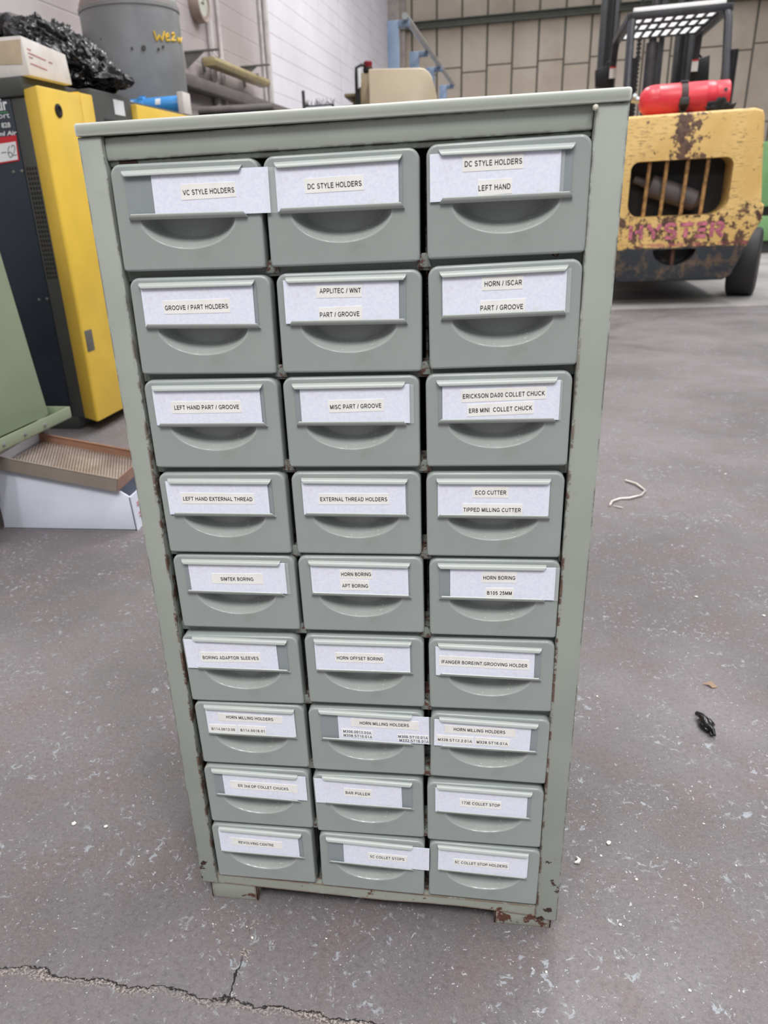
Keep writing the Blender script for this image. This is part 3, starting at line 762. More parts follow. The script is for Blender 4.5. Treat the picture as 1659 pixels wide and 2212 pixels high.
t = NT('beige cladding panels')
p = t.sep()
u = t.math('DIVIDE', t.math('ADD', p[0], 0.517 - 1.128 * 0), 0.4657)
fu = t.math('ABSOLUTE', t.math('SUBTRACT', t.math('FRACT', t.math('ADD', u, 100.5)), 0.5))
vert = t.step(fu, 0.045, 0.036)
colid = t.math('FLOOR', t.math('DIVIDE', t.math('ADD', t.math('FLOOR', t.math('ADD', u, 100.0)), 1.0), 2.0))
par = t.math('SUBTRACT', t.math('ADD', u, 100.0), t.math('MULTIPLY', t.math('FLOOR', t.math('DIVIDE', t.math('ADD', u, 100.0), 2.0)), 2.0))
off = t.step(par, 0.999, 1.001, 0.0, 0.09)
hz = t.math('ABSOLUTE', t.math('SUBTRACT', t.math('FRACT', t.math('ADD', t.math('DIVIDE', t.math('SUBTRACT', t.math('SUBTRACT', p[2], 2.955), off), 1.25), 100.5)), 0.5))
hor = t.step(hz, 0.012, 0.009)
c = t.mix(t.step(t.noise(0.8, 4), 0.3, 0.7), srgb(178, 163, 148), srgb(198, 186, 171))
c = t.mix(t.step(t.noise(1.8, 6, 0.65), 0.5, 0.8, 0, 0.5), c, srgb(146, 124, 104))
g = t.math('MAXIMUM', vert, hor)
c = t.mix(g, c, srgb(96, 92, 82))
t.bump(t.math('MULTIPLY', g, -1.0), 0.5, 0.02)
M['wall_beige'] = t.done(c, 0.65)

wl_ = MB(); wl_.box((-0.25, -20, 0), (0, 0.4, 6.0))
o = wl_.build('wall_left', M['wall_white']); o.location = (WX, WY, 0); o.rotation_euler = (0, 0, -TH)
# shift so that local y reads as hall depth
o.data.transform(Matrix.Translation((0, 16.0, 0))); o.location = Vector((WX, WY, 0)) - Matrix.Rotation(-TH, 3, 'Z') @ Vector((0, 16.0, 0))
tag(o, kind='structure')
wb = MB(); wb.box((-0.6, 0, 0), (11, 0.25, 6.0))
o = wb.build('wall_back', M['wall_beige']); o.location = (WX, WY, 0); o.rotation_euler = (0, 0, math.radians(-1))
tag(o, kind='structure')
M['olive'] = plain('olive steel', srgb(84, 86, 76), 0.5)
mb = MB(); mb.box((0.0, -0.16, 3.70), (10.5, 0.0, 3.715)); mb.box((0.0, -0.10, 3.715), (10.5, -0.085, 3.805)); mb.box((0.0, -0.16, 3.805), (10.5, 0, 3.82)); mb.box((0, -0.02, 3.70), (10.5, 0, 3.82))
o = mb.build('trim_1', M['olive']); o.location = (WX, WY, 0); o.rotation_euler = (0, 0, math.radians(-1)); tag(o, kind='structure')
M['column'] = plain('grey beige column', srgb(178, 168, 162), 0.6)
mb = MB(); mb.box((0.0, -0.22, 0), (0.22, -0.0, 6.0)); mb.box((0.22, -0.1, 0), (0.3, 0, 6.0))
o = mb.build('trim_2', M['column']); o.location = (WX, WY, 0); o.rotation_euler = (0, 0, -TH); tag(o, kind='structure')
# wall joint cover strip and its conduits
M['wallpaint'] = plain('white strip paint', srgb(216, 210, 210), 0.55)
for k, (yc, dx) in enumerate(((8.2, 0.03), (8.05, 0.02), (6.62, 0.025), (6.86, 0.02))):
    mb = MB(); x = wall_x(yc)
    mb.tube([(x + dx, yc, 0), (x + dx, yc, 5.8)], 0.028 if k % 2 == 0 else 0.016, 10)
    o = mb.build('wall_conduit', M['wallpaint'])
    tag(o, ('white conduit beside the corner of the block panel, the thicker near pipe' if False else
            ['thick white conduit on the white wall right of the strip light', 'thin white conduit just left of the thick far conduit',
             'thick white conduit behind the yellowed strip light', 'thin white conduit behind the yellowed strip light'][k]), 'pipe', 'conduits on the white wall')

# cable trunking low on the left wall
M['trunk'] = plain('dark grey trunking', srgb(112, 106, 104), 0.5)
mb = MB(); ya, yb = 3.6, 11.5
v = []
for y in (ya, yb):
    x = wall_x(y); v.append((x, y))
mb.hexa([(v[0][0], ya, 1.70), (v[0][0] + 0.12, ya, 1.70), (v[1][0] + 0.12, yb, 1.70), (v[1][0], yb, 1.70), (v[0][0], ya, 1.785), (v[0][0] + 0.12, ya, 1.785), (v[1][0] + 0.12, yb, 1.785), (v[1][0], yb, 1.785)])
tag(mb.build('cable_trunking', M['trunk'], bevel=0.006), 'dark grey trunking running along the white wall behind the blue filter', 'trunking')

# yellowed strip light hung along the wall
M['yellowed'] = plain('yellowed diffuser', srgb(176, 160, 118), 0.35)
M['steel_grey'] = plain('grey steel', srgb(128, 128, 124), 0.4, metal=0.6)
t0, t1 = 6.28, 7.72
sl = empty('strip_light', (wall_x(7.0) + 0.12, 7.0, 1.93), 'yellowed fluorescent strip light fixed along the white wall', 'light')
mb = MB()
prof = [(-0.06, 0.0), (-0.045, -0.035), (0.045, -0.035), (0.06, 0.0), (0.05, 0.03), (-0.05, 0.03)]
V = []
for y in (t0 - 7.0, t1 - 7.0):
    xo = wall_x(7.0 + y) - wall_x(7.0)
    V += [(xo + a, y, b) for a, b in prof]
F = [(i, (i + 1) % 6, 6 + (i + 1) % 6, 6 + i) for i in range(6)] + [tuple(range(6))[::-1], tuple(range(6, 12))]
mb.add(V, F)
mb.build('diffuser', M['yellowed'], sl, bevel=0.004)
for yb_ in (6.45, 7.45):
    mb = MB(); xo = wall_x(yb_) - wall_x(7.0)
    mb.box((xo - 0.115, yb_ - 7.0 - 0.02, 0.03), (xo + 0.03, yb_ - 7.0 + 0.02, 0.05)); mb.box((xo - 0.115, yb_ - 7.0 - 0.02, -0.05), (xo - 0.105, yb_ - 7.0 + 0.02, 0.05))
    mb.build('wall_bracket', M['steel_grey'], sl)
mb = MB(); mb.tube([(-0.1, -0.5, 0.12), (-0.05, -0.48, 0.06), (-0.02, -0.42, 0.05), (-0.02, -0.35, 0.03)], 0.008, 8)
mb.build('cable', M['wallpaint'], sl)
# two small shelf brackets on the wall above the light
for (px, py, px2, py2, lab) in ((400, 111, 467, 104, 'thin grey shelf bracket on the white wall above the near end of the strip light'), (500, 145, 543, 140, 'thin grey shelf bracket on the white wall above the far end of the strip light')):
    a = at(px, py, 1, 6.1 if px < 450 else 7.4)
    yb_ = 6.1 if px < 450 else 7.4
    x = wall_x(yb_)
    mb = MB(); mb.box((x - 0.0, yb_ - 0.02, a[2] - 0.012), (x + 0.28, yb_ + 0.02, a[2] + 0.0)); mb.prism([(x, a[2] - 0.012), (x + 0.16, a[2] - 0.012), (x, a[2] - 0.12)], 1, yb_ - 0.004, yb_ + 0.004)
    tag(mb.build('shelf_bracket', M['steel_grey']), lab, 'bracket', 'shelf brackets on the white wall')
# round clock seen from the side
ck = empty('wall_clock', (wall_x(6.4), 6.4, 2.35), 'round beige wall clock mounted high on the white wall', 'clock', rz=-TH)
mb = MB(); mb.lathe([(0.13, 0.0), (0.135, 0.02), (0.135, 0.07), (0.125, 0.085), (0.118, 0.075)], (0, 0, 0), axis=0, n=36)
mb.build('case', plain('beige clock case', srgb(168, 150, 140), 0.5), ck)
mb = MB(); mb.lathe([(0.117, 0.074), (0.06, 0.076), (0.001, 0.077)], (0, 0, 0), axis=0, n=36)
mb.build('dial', plain('pale dial', srgb(206, 208, 196), 0.5), ck)
mb = MB(); mb.box((0.078, -0.003, -0.01), (0.08, 0.003, 0.07)); mb.box((0.0805, -0.05, -0.003), (0.082, 0.008, 0.003))
mb.build('hands', M['ink'], ck)

# ---------------------------------------------------------------- air compressor
M['navy'] = plain('navy panel', srgb(40, 48, 60), 0.38, mott=0.1, scale=4)
M['charcoal'] = plain('charcoal panel', srgb(68, 69, 68), 0.5, mott=0.08)
M['yellow'] = plain('yellow enamel', srgb(236, 197, 74), 0.38, mott=0.07, scale=3.0)
M['black'] = plain('black rubber', srgb(20, 20, 22), 0.5, mott=0.1)
M['white'] = plain('white print', srgb(232, 234, 238), 0.5, mott=0.03)
M['green_print'] = plain('green print', srgb(70, 150, 96), 0.5, mott=0.0)
M['red_print'] = plain('red print', srgb(196, 40, 52), 0.5, mott=0.0)
CX0, CY0 = -1.289, 2.165
comp = empty('air_compressor', (CX0, CY0, 0), 'tall yellow and charcoal air compressor behind the tool cabinet on the left', 'compressor', rz=-TH)
# local: +x towards the hall, +y along the wall
mb = MB()
mb.rbox((-0.86, 0.03, 0.055), (-0.004, 1.30, 1.205), 0.006)
mb.build('body', M['navy'], comp)
mb = MB(); mb.rbox((-0.86, -0.002, 0.05), (-0.004, 0.03, 1.203), 0.003); sp_ = mb.build('side_panel', M['navy'], comp)
for (u_, z_) in ((-0.047, 0.970), (-0.012, 0.971), (-0.047, 0.52), (-0.012, 0.522)):
    mb = MB(); mb.lathe([(0.006, 0), (0.006, -0.002), (0.003, -0.0035)], (u_, -0.002, z_), axis=1, n=10); mb.build('screw', M['steel_grey'], sp_)
# corner post with the perforated vent
mb = MB(); mb.rbox((-0.003, 0.0, 0.05), (0.055, 0.06, 1.205), 0.003); cp = mb.build('vent_post', M['charcoal'], comp)
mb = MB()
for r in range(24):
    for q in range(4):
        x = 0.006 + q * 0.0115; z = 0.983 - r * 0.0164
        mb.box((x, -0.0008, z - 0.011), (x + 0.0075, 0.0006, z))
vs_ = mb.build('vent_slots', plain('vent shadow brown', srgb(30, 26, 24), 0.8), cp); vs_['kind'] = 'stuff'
mb = MB(); mb.rbox((-0.87, -0.012, 1.205), (0.062, 1.32, 1.266), 0.008); mb.build('top_cover', M['charcoal'], comp)
mb = MB(); mb.rbox((-0.84, 0.0, 0.0), (0.022, 1.28, 0.055), 0.004); mb.build('plinth', M['charcoal'], comp)
# doors: bevelled yellow leaf, return strip, control panel, second leaf
def leaf(y0, y1, xf, zb, zt, name, mat, bev=0.075):
    mb = MB()
    poly = [(0.055, y0), (xf, y0 - 0.055 + 0.0) if False else (xf, y0 + 0.0), (xf, y1), (0.055, y1)]
    mb.prism(poly, 2, zb, zt)
    return mb.build(name, mat, comp, bevel=0.006)
mb = MB(); mb.prism([(0.055, -0.004), (0.140, -0.058), (0.149, -0.052), (0.149, 0.208), (0.055, 0.208)], 2, 0.05, 1.226); dl = mb.build('door', M['yellow'], comp, bevel=0.005)
mb = MB(); mb.lathe([(0.022, 0.149), (0.022, 0.152), (0.014, 0.1535), (0.012, 0.150)], (0, 0.045, 1.158), axis=0, n=24); mb.build('lock', M['black'], dl)
mb = MB(); mb.rbox((0.147, -0.045, 0.325), (0.152, 0.006, 0.405), 0.002); mb.build('latch', M['steel_grey'], dl)
mb = MB(); mb.prism([(0.055, 0.212), (0.149, 0.212), (0.135, 0.225), (0.135, 0.325), (0.055, 0.325)], 2, 0.05, 1.236); mb.build('door_return', M['yellow'], comp, bevel=0.004)
mb = MB(); mb.rbox((0.03, 0.33, 0.05), (0.128, 0.655, 1.262), 0.008); cpn = mb.build('control_panel', M['charcoal'], comp)
mb = MB(); mb.box((0.127, 0.50, 1.185), (0.1295, 0.585, 1.24)); mb.build('sticker', M['white'], cpn)
mb = MB(); mb.rbox((0.12, 0.40, 1.02), (0.131, 0.60, 1.165), 0.004); mb.build('display', M['black'], cpn)
mb = MB(); mb.prism([(0.03, 0.66), (0.149, 0.66), (0.149, 1.29), (0.03, 1.29)], 2, 0.05, 1.236); mb.build('door', M['yellow'], comp, bevel=0.006)
# writing on the side panel, running out of frame to the left
mb = MB()
put_text(mb, 'Air', -0.049, 1.188, 0.062, 0.040, -0.0032, 0, 0, bold=0.02)
put_text(mb, 'support', -0.075, 1.148, 0.115, 0.020, -0.0032, 0, 0)
put_text(mb, '828', -0.040, 1.122, 0.036, 0.016, -0.0032, 0, 0, bold=0.01)
put_text(mb, 'ml Air', -0.040, 1.096, 0.075, 0.014, -0.0032, 0, 0, skew=0.25, bold=0.02)
mb.box((-0.11, -0.0034, 1.160), (-0.022, -0.003, 1.163), 1)
mb.build('lettering', [M['white'], M['green_print']], sp_, fixn=False)
mb = MB()
mb.hexa([(-0.125, -0.0045, 0.998), (-0.013, -0.0045, 1.006), (-0.013, -0.0025, 1.006), (-0.125, -0.0025, 0.998), (-0.125, -0.0045, 1.083), (-0.006, -0.0045, 1.088), (-0.006, -0.0025, 1.088), (-0.125, -0.0025, 1.083)], 0)
mb.hexa([(-0.122, -0.005, 1.003), (-0.0175, -0.005, 1.010), (-0.0175, -0.0045, 1.010), (-0.122, -0.0045, 1.003), (-0.122, -0.005, 1.062), (-0.0125, -0.005, 1.068), (-0.0125, -0.0045, 1.068), (-0.122, -0.0045, 1.062)], 1)
for pl_ in ([(-0.080, 1.035), (-0.058, 1.036)], [(-0.040, 1.056), (-0.049, 1.045), (-0.053, 1.028), (-0.047, 1.018), (-0.038, 1.021), (-0.036, 1.030), (-0.044, 1.036), (-0.052, 1.031)], [(-0.034, 1.050), (-0.029, 1.057), (-0.021, 1.054), (-0.021, 1.044), (-0.034, 1.023), (-0.018, 1.025)]):
    V, F = stroke(pl_, 0.0013); mb.add([(a, -0.0052, b) for a, b in V], F, 2)
mb.build('lot_sticker', [M['red_print'], M['white'], M['ink']], sp_, fixn=False)['label'] = 'red bordered sticker with handwritten 62'

# white carton on the compressor
t = NT('white carton')
c = t.mix(t.step(t.noise(5, 5, 0.65), 0.35, 0.7), srgb(228, 224, 220), srgb(208, 200, 194))
M['carton'] = t.done(c, 0.6)
M['kraft'] = plain('torn kraft', srgb(206, 186, 160), 0.7)
M['carton_print'] = plain('pink carton print', srgb(206, 112, 116), 0.6, mott=0.2, scale=60)
cb = empty('carton', (-1.20, 2.16, 1.267), 'white cardboard carton with red print on top of the compressor', 'box', rz=-TH)
mb = MB()
mb.hexa([(-0.36, 0, 0), (0, 0, 0), (0.0, 0.27, 0), (-0.36, 0.27, 0), (-0.36, 0.0, 0.126), (-0.008, 0.0, 0.118), (-0.008, 0.27, 0.10), (-0.36, 0.27, 0.112)], 0)
bx_ = mb.build('carton_body', M['carton'], cb, bevel=0.003)
mb = MB()
rr = random.Random(4)
for (z, w_, y0) in ((0.084, 0.02, 0.02), (0.072, 0.10, 0.02), (0.071, 0.02, 0.14), (0.060, 0.02, 0.02), (0.040, 0.09, 0.02)):
    y = y0
    while y < y0 + w_:
        l = rr.uniform(0.004, 0.011); mb.box((0.0008 - z * 0.07, y, z - 0.001 - 0.09 * y), (0.0016 - z * 0.07 + 0.001, y + l, z + 0.001 - 0.09 * y)); y += l + 0.002
pr_ = mb.build('carton_print', M['carton_print'], bx_); pr_['kind'] = 'stuff'
mb = MB(); mb.prism([(-0.30, 0.05), (-0.02, 0.035), (-0.012, 0.107), (-0.30, 0.112)], 1, -0.002, 0.001)
mb.build('torn_patch', M['kraft'], bx_)

# black plastic bag slumped behind the carton
t = NT('black polythene')
t.bump(t.noise(60, 3, 0.5, dist=0.8), 0.35, 0.006)
M['polythene'] = t.done((0.003, 0.003, 0.004, 1), 0.1, spec=0.55)
bm = bmesh.new(); bmesh.ops.create_icosphere(bm, subdivisions=7, radius=1)
def bag_top(x):
    xs = (-0.32, -0.2, -0.06, 0.02, 0.11, 0.20, 0.30); hs = (0.20, 0.255, 0.265, 0.245, 0.185, 0.105, 0.05)
    return float(np.interp(x, xs, hs))
for v in bm.verts:
    d = v.co.normalized()
    x, y = d.x * 0.27, d.y * 0.20
    z = (d.z * 0.5 + 0.5) ** 0.8 * bag_top(x)
    q = Vector((x * 6.0, y * 6.0, z * 7.0))
    r1 = 1 - abs(mnoise.noise(q * 1.1 + Vector((3, 1, 7)))) * 2
    r2 = 1 - abs(mnoise.noise(q * 2.6 + Vector((9, 4, 2)))) * 2
    r3 = 1 - abs(mnoise.noise(q * 6.0)) * 2
    # drawn folds running down the slope, sharp along their crests
    s_ = x * 0.8 - z
    w4 = Vector((y * 22 + r1 * 0.8, s_ * 5 + r2 * 0.5, (x * 0.6 + z) * 17))
    r4 = (1 - abs(mnoise.noise(w4)) * 1.6)
    r5 = (1 - abs(mnoise.noise(Vector((y * 40, s_ * 14, x * 36)) + Vector((7, 7, 7)))) * 1.8)
    disp = (r1 * 0.022 + r2 * 0.016) + max(0, r4) ** 2 * 0.030 + max(0, r5) ** 3 * 0.010 - 0.032
    x += d.x * disp; y += d.y * disp; z = max(0.001, z + d.z * disp + 0.004)
    v.co = (x, y, z)
mb = MB(); mb.from_bm(bm, 0, True)
mb.tube([(-0.12, -0.05, 0.20), (-0.17, -0.06, 0.262), (-0.22, -0.06, 0.250), (-0.27, -0.06, 0.238), (-0.34, -0.06, 0.262)], [0.05, 0.045, 0.026, 0.022, 0.035], 14)
bag = mb.build('plastic_bag', M['polythene'], angle=180)
bag.location = (-1.36, 2.72, 1.267)
tag(bag, 'crumpled glossy black plastic bag on the compressor behind the carton', 'bag')

# ---------------------------------------------------------------- grey air receiver tank
t = NT('grey tank paint')
c = t.mix(t.step(t.noise(3, 5), 0.3, 0.7), srgb(124, 126, 128), srgb(146, 148, 150))
zt_ = t.sep()[2]
c = t.mix(t.math('MULTIPLY', t.step(zt_, 1.83, 1.92), t.step(t.noise(7, 5, 0.7), 0.35, 0.6)), c, srgb(150, 120, 108))
c = t.mix(t.step(t.noise(14, 6, 0.7), 0.66, 0.72), c, srgb(92, 74, 66))
M['tank'] = t.done(c, 0.35)
TKX, TKY, TKR = -1.606, 4.2, 0.276
tk = empty('air_receiver', (TKX, TKY, 0), 'tall grey steel air receiver tank with domed top and yellow scrawl, behind the compressor', 'tank')
mb = MB()
prof = [(0.001, 0.25), (0.15, 0.27), (TKR * 0.9, 0.34), (TKR, 0.42), (TKR, 1.845), (TKR + 0.006, 1.85), (TKR + 0.006, 1.868), (TKR - 0.001, 1.872)]
for k in range(1, 11):
    a = math.pi / 2 * k / 10
    prof.append((max(0.001, TKR * math.cos(a) ** 0.75), 1.872 + 0.115 * math.sin(a)))
mb.lathe(prof, (0, 0, 0), 2, 64); tb = mb.build('tank_shell', M['tank'], tk)
for a in (0.6, 2.7, 4.8):
    mb = MB(); x, y = math.cos(a) * 0.2, math.sin(a) * 0.2; mb.rbox((x - 0.03, y - 0.03, 0), (x + 0.03, y + 0.03, 0.36), 0.005); mb.build('leg', M['tank'], tk)
def on_tank(px, py, lift=0.002):
    d = ray(px, py); o_ = CAM - np.array([TKX, TKY, 0]); R_ = TKR + lift
    a = d[0] ** 2 + d[1] ** 2; b = 2 * (o_[0] * d[0] + o_[1] * d[1]); c_ = o_[0] ** 2 + o_[1] ** 2 - R_ ** 2
    s = (-b - math.sqrt(max(0, b * b - 4 * a * c_))) / (2 * a)
    return Vector(o_ + d * s)
M['yellow_chalk'] = plain('yellow paint scrawl', srgb(226, 186, 60), 0.6)
mb = MB()
for pl_ in ([(332, 67), (339, 88), (344, 76), (350, 88), (355, 68)], [(358, 80), (365, 78), (363, 72), (358, 77), (360, 88), (367, 87)], [(371, 74), (375, 71), (377, 76), (371, 88), (379, 87)], [(383, 80), (384, 90), (387, 83), (389, 92), (392, 82)]):
    fine = []
    for a, b in zip(pl_, pl_[1:]):
        for k in range(4): fine.append((a[0] + (b[0] - a[0]) * k / 4, a[1] + (b[1] - a[1]) * k / 4))
    fine.append(pl_[-1])
    mb.tube([on_tank(*q) for q in fine], 0.0055, 6)
mb.build('scrawl', M['yellow_chalk'], tb)
for q in ((310, 103), (285, 104), (352, 101), (342, 106)):
    mb = MB(); P_ = on_tank(*q); nrm_ = Vector((P_.x, P_.y, 0)).normalized()
    mb.tube([P_ - nrm_ * 0.01, P_ + nrm_ * 0.008], 0.012 if q[0] == 310 else 0.006, 10); mb.build('boss', M['charcoal'], tb)

# blue inline filter lying beyond the compressor
bl = empty('line_filter', (-1.40, 3.84, 1.345), 'blue cylindrical air line filter with white bracket behind the compressor', 'filter', rz=-0.04)
M['blue'] = plain('blue enamel', srgb(66, 150, 222), 0.3, mott=0.06)
mb = MB(); mb.lathe([(0.02, -0.165), (0.036, -0.155), (0.042, -0.14), (0.042, 0.165), (0.038, 0.172)], (0, 0, 0), 0, 28); fb = mb.build('filter_bowl', M['blue'], bl)
mb = MB(); mb.lathe([(0.044, -0.075), (0.049, -0.07), (0.049, -0.045), (0.044, -0.04)], (0, 0, 0), 0, 24)
for k in range(8):
    a = k * math.pi / 4; mb.box((-0.075, 0.047 * math.cos(a) - 0.006, 0.047 * math.sin(a) - 0.006), (-0.04, 0.047 * math.cos(a) + 0.006, 0.047 * math.sin(a) + 0.006))
mb.build('locking_ring', M['blue'], bl)
mb = MB(); mb.rbox((0.165, -0.06, -0.055), (0.20, 0.05, 0.052), 0.005); mb.build('end_bracket', M['carton'], bl)
mb = MB(); mb.tube([(-0.02, 0.02, -0.04), (-0.02, 0.02, -1.345)], 0.018, 10); mb.build('stand_pipe', M['charcoal'], bl)
for (a0, x0, w_) in ((2.0, -0.15, 0.05), (2.0, 0.03, 0.03)):
    mb = MB(); V = []
    for i in range(7):
        a = a0 - 0.4 + 0.13 * i + math.pi * 0.0
        V += [(x0, -0.0428 * math.sin(a), 0.0428 * -math.cos(a)), (x0 + w_, -0.0428 * math.sin(a), 0.0428 * -math.cos(a))]
    mb.add(V, [(2 * i, 2 * i + 1, 2 * i + 3, 2 * i + 2) for i in range(6)]); mb.build('filter_label', M['white'], fb, fixn=False)

# dark rack of offcuts against the wall
M['dark_steel'] = plain('dark oily steel', srgb(46, 44, 46), 0.4, metal=0.3, mott=0.3, scale=14)
rk = empty('offcut_rack', (-1.62, 5.5, 0), 'dark steel rack holding offcuts below the trunking, right of the blue filter', 'rack', rz=-TH)
for (x, y) in ((-0.1, 0), (0.5, 0), (-0.1, 1.2), (0.5, 1.2)):
    mb = MB(); mb.box((x - 0.03, y - 0.03, 0), (x + 0.03, y + 0.03, 1.45)); mb.build('rack_leg', M['dark_steel'], rk)
for z in (0.5, 1.0, 1.42):
    mb = MB(); mb.box((-0.15, -0.05, z), (0.55, 1.25, z + 0.035)); mb.build('shelf', M['dark_steel'], rk)
for (a, b, r_, lab) in (((-0.10, 0.1, 1.50), (0.45, 0.25, 1.50), 0.03, 'dark grey offcut bar on the dark rack, nearest the blue filter'), ((-0.1, 0.5, 1.49), (0.45, 0.6, 1.49), 0.022, 'dark offcut bar in the middle of the dark rack'), ((-0.05, 0.9, 1.50), (0.45, 1.1, 1.50), 0.03, 'dark offcut bar at the far end of the dark rack')):
    mb = MB(); mb.tube([a, b], r_, 8); q = mb.build('offcut_bar', M['dark_steel'] if 'dark offcut' in lab else M['trunk'], angle=60)
    q.location = rk.location; q.rotation_euler = rk.rotation_euler
    tag(q, lab, 'bar', 'offcuts on the dark rack')

# ---------------------------------------------------------------- cream machine with beacon, far behind the lid
M['cream'] = plain('cream enamel', srgb(206, 190, 164), 0.4, mott=0.05, scale=3)
cm_ = empty('lathe_guard', (0, 5.2, 0), 'cream machine guard with rounded corner and red topped beacon, behind the cabinet lid', 'machine')
mb = MB()
poly = [(-0.36, 0.0), (0.075, 0.0), (0.075, 1.50)]
for k in range(8):
    a = math.pi / 2 * k / 7
    poly.append((-0.02 + 0.095 * math.cos(a), 1.515 + 0.10 * math.sin(a)))
poly.append((-0.36, 1.632))
mb.prism(poly, 1, 0.0, 0.9); mb.build('guard', M['cream'], cm_, bevel=0.012)
mb = MB(); mb.rbox((-0.445, 0.12, 0.9), (-0.362, 0.9, 1.628), 0.01); mb.build('guard_side', plain('shaded cream enamel', srgb(176, 158, 128), 0.45), cm_)  # side face of the guard, its shade put into a darker cream
mb = MB(); mb.rbox((-0.56, 0.15, 0.8), (-0.44, 0.8, 1.44), 0.01); mb.rbox((-0.55, 0.13, 1.49), (-0.44, 0.5, 1.51), 0.004); mb.box((-0.50, 0.2, 1.44), (-0.46, 0.26, 1.49)); mb.build('side_box', plain('khaki enamel', srgb(140, 128, 98), 0.5), cm_)
mb = MB(); mb.box((-0.36, -0.004, 0.35), (0.07, 0.0, 0.37)); mb.build('seam', M['charcoal'], cm_)
bc = MB(); bc.lathe([(0.03, 1.63), (0.034, 1.635), (0.034, 1.655), (0.028, 1.66)], (-0.378, 0.14, 0), 2, 20); bco = bc.build('beacon', M['black'], cm_)
bc = MB(); bc.lathe([(0.028, 1.658), (0.030, 1.662), (0.030, 1.690), (0.024, 1.697), (0.001, 1.698)], (-0.378, 0.14, 0), 2, 20); bc.build('beacon_lens', plain('dark red lens', srgb(132, 26, 42), 0.3), bco)
bc = MB(); bc.tube([(-0.378, 0.14, 1.668), (-0.42, 0.1, 1.672), (-0.452, 0.08, 1.655), (-0.455, 0.08, 1.60), (-0.455, 0.08, 1.50)], 0.010, 10); bc.box((-0.465, 0.075, 1.43), (-0.43, 0.1, 1.53)); bc.build('beacon_bracket', M['black'], bco)
mb = MB(); mb.tube([(-0.432, 0.07, 1.645), (-0.432, 0.07, 1.535)], 0.012, 12); mb.build('white_tube', M['white'], cm_)

# thin wires sticking up behind the lid
mb = MB(); rr = random.Random(11)
bx0, by0 = -1.12, 6.8
mb.box((bx0 - 0.012, by0 - 0.01, 0), (bx0 + 0.012, by0 + 0.01, 1.73)); mb.box((bx0, by0 - 0.008, 1.60), (bx0 + 0.27, by0 + 0.008, 1.612)); mb.box((bx0 + 0.25, by0 - 0.01, 0), (bx0 + 0.27, by0 + 0.01, 1.61))
ws = mb.build('wire_stand', M['charcoal'])
tag(ws, 'spindly dark wire stand with bristling ends below the white wall, beyond the lid', 'stand')
mb = MB()
for k in range(46):
    x = bx0 + rr.uniform(0.0, 0.26); mb.tube([(x, by0 + rr.uniform(-0.02, 0.02), 1.605), (x + rr.uniform(-0.03, 0.03), by0, 1.605 + rr.uniform(0.015, 0.06))], 0.0022, 4, cap=False)
q = mb.build('bristles', M['charcoal'], ws); q['kind'] = 'stuff'

# ---------------------------------------------------------------- blue handrail running along the wall
M['blue_grey'] = plain('blue grey paint', srgb(118, 138, 166), 0.4, mott=0.08)
M['galv'] = plain('galvanised tube', srgb(170, 174, 178), 0.3, metal=0.7)
hr = empty('handrail', (0, 0, 0), 'blue grey posts carrying a galvanised handrail, running away along the white wall', 'railing')
for (x, y) in ((-0.268, 6.2), (-0.187, 7.6), (-0.078, 8.6), (0.022, 10.05)):
    mb = MB(); mb.box((x - 0.045, y - 0.03, 0), (x + 0.045, y + 0.03, 2.075)); mb.box((x + 0.045, y - 0.03, 2.03), (x + 0.13, y + 0.03, 2.075))
    mb.build('post', M['blue_grey'], hr, bevel=0.005)
mb = MB(); mb.tube([(-0.17, 6.1, 2.085), (0.145, 10.2, 2.085)], 0.024, 12); mb.build('rail_tube', M['galv'], hr)

# ---------------------------------------------------------------- forklift
t = NT('worn yellow counterweight')
p = t.sep()
x_, y_, z_ = p[0], p[1], p[2]
base = t.mix(t.step(t.noise(4, 4), 0.3, 0.7), srgb(224, 184, 110), srgb(242, 204, 132))
# flat scratches
sv = t.mapv((5, 5, 42))
scr = t.math('MULTIPLY', t.step(t.noise(3.2, 5, 0.65, vec=sv), 0.56, 0.59), t.step(t.noise(4.0, 3), 0.42, 0.55))
brown = t.mix(t.step(t.noise(22, 4), 0.35, 0.65), srgb(78, 52, 48), srgb(112, 84, 66))
c = t.mix(t.math('MULTIPLY', scr, 0.8), base, brown)
# paint worn through: a patch down the middle and the whole band under the opening
r2 = t.math('MULTIPLY', x_, 9.0); r2 = t.math('MULTIPLY', r2, r2)
mid = t.math('MULTIPLY', t.step(r2, 1.3, 0.0), t.step(z_, 0.90, 1.0))
low = t.step(z_, 0.68, 0.60)
wear = t.math('SUBTRACT', t.math('ADD', t.noise(13, 8, 0.72), t.math('ADD', t.math('MULTIPLY', mid, 0.17), t.math('MULTIPLY', low, 0.105))), 0.60)
c = t.mix(t.step(wear, 0.0, 0.03), c, brown)
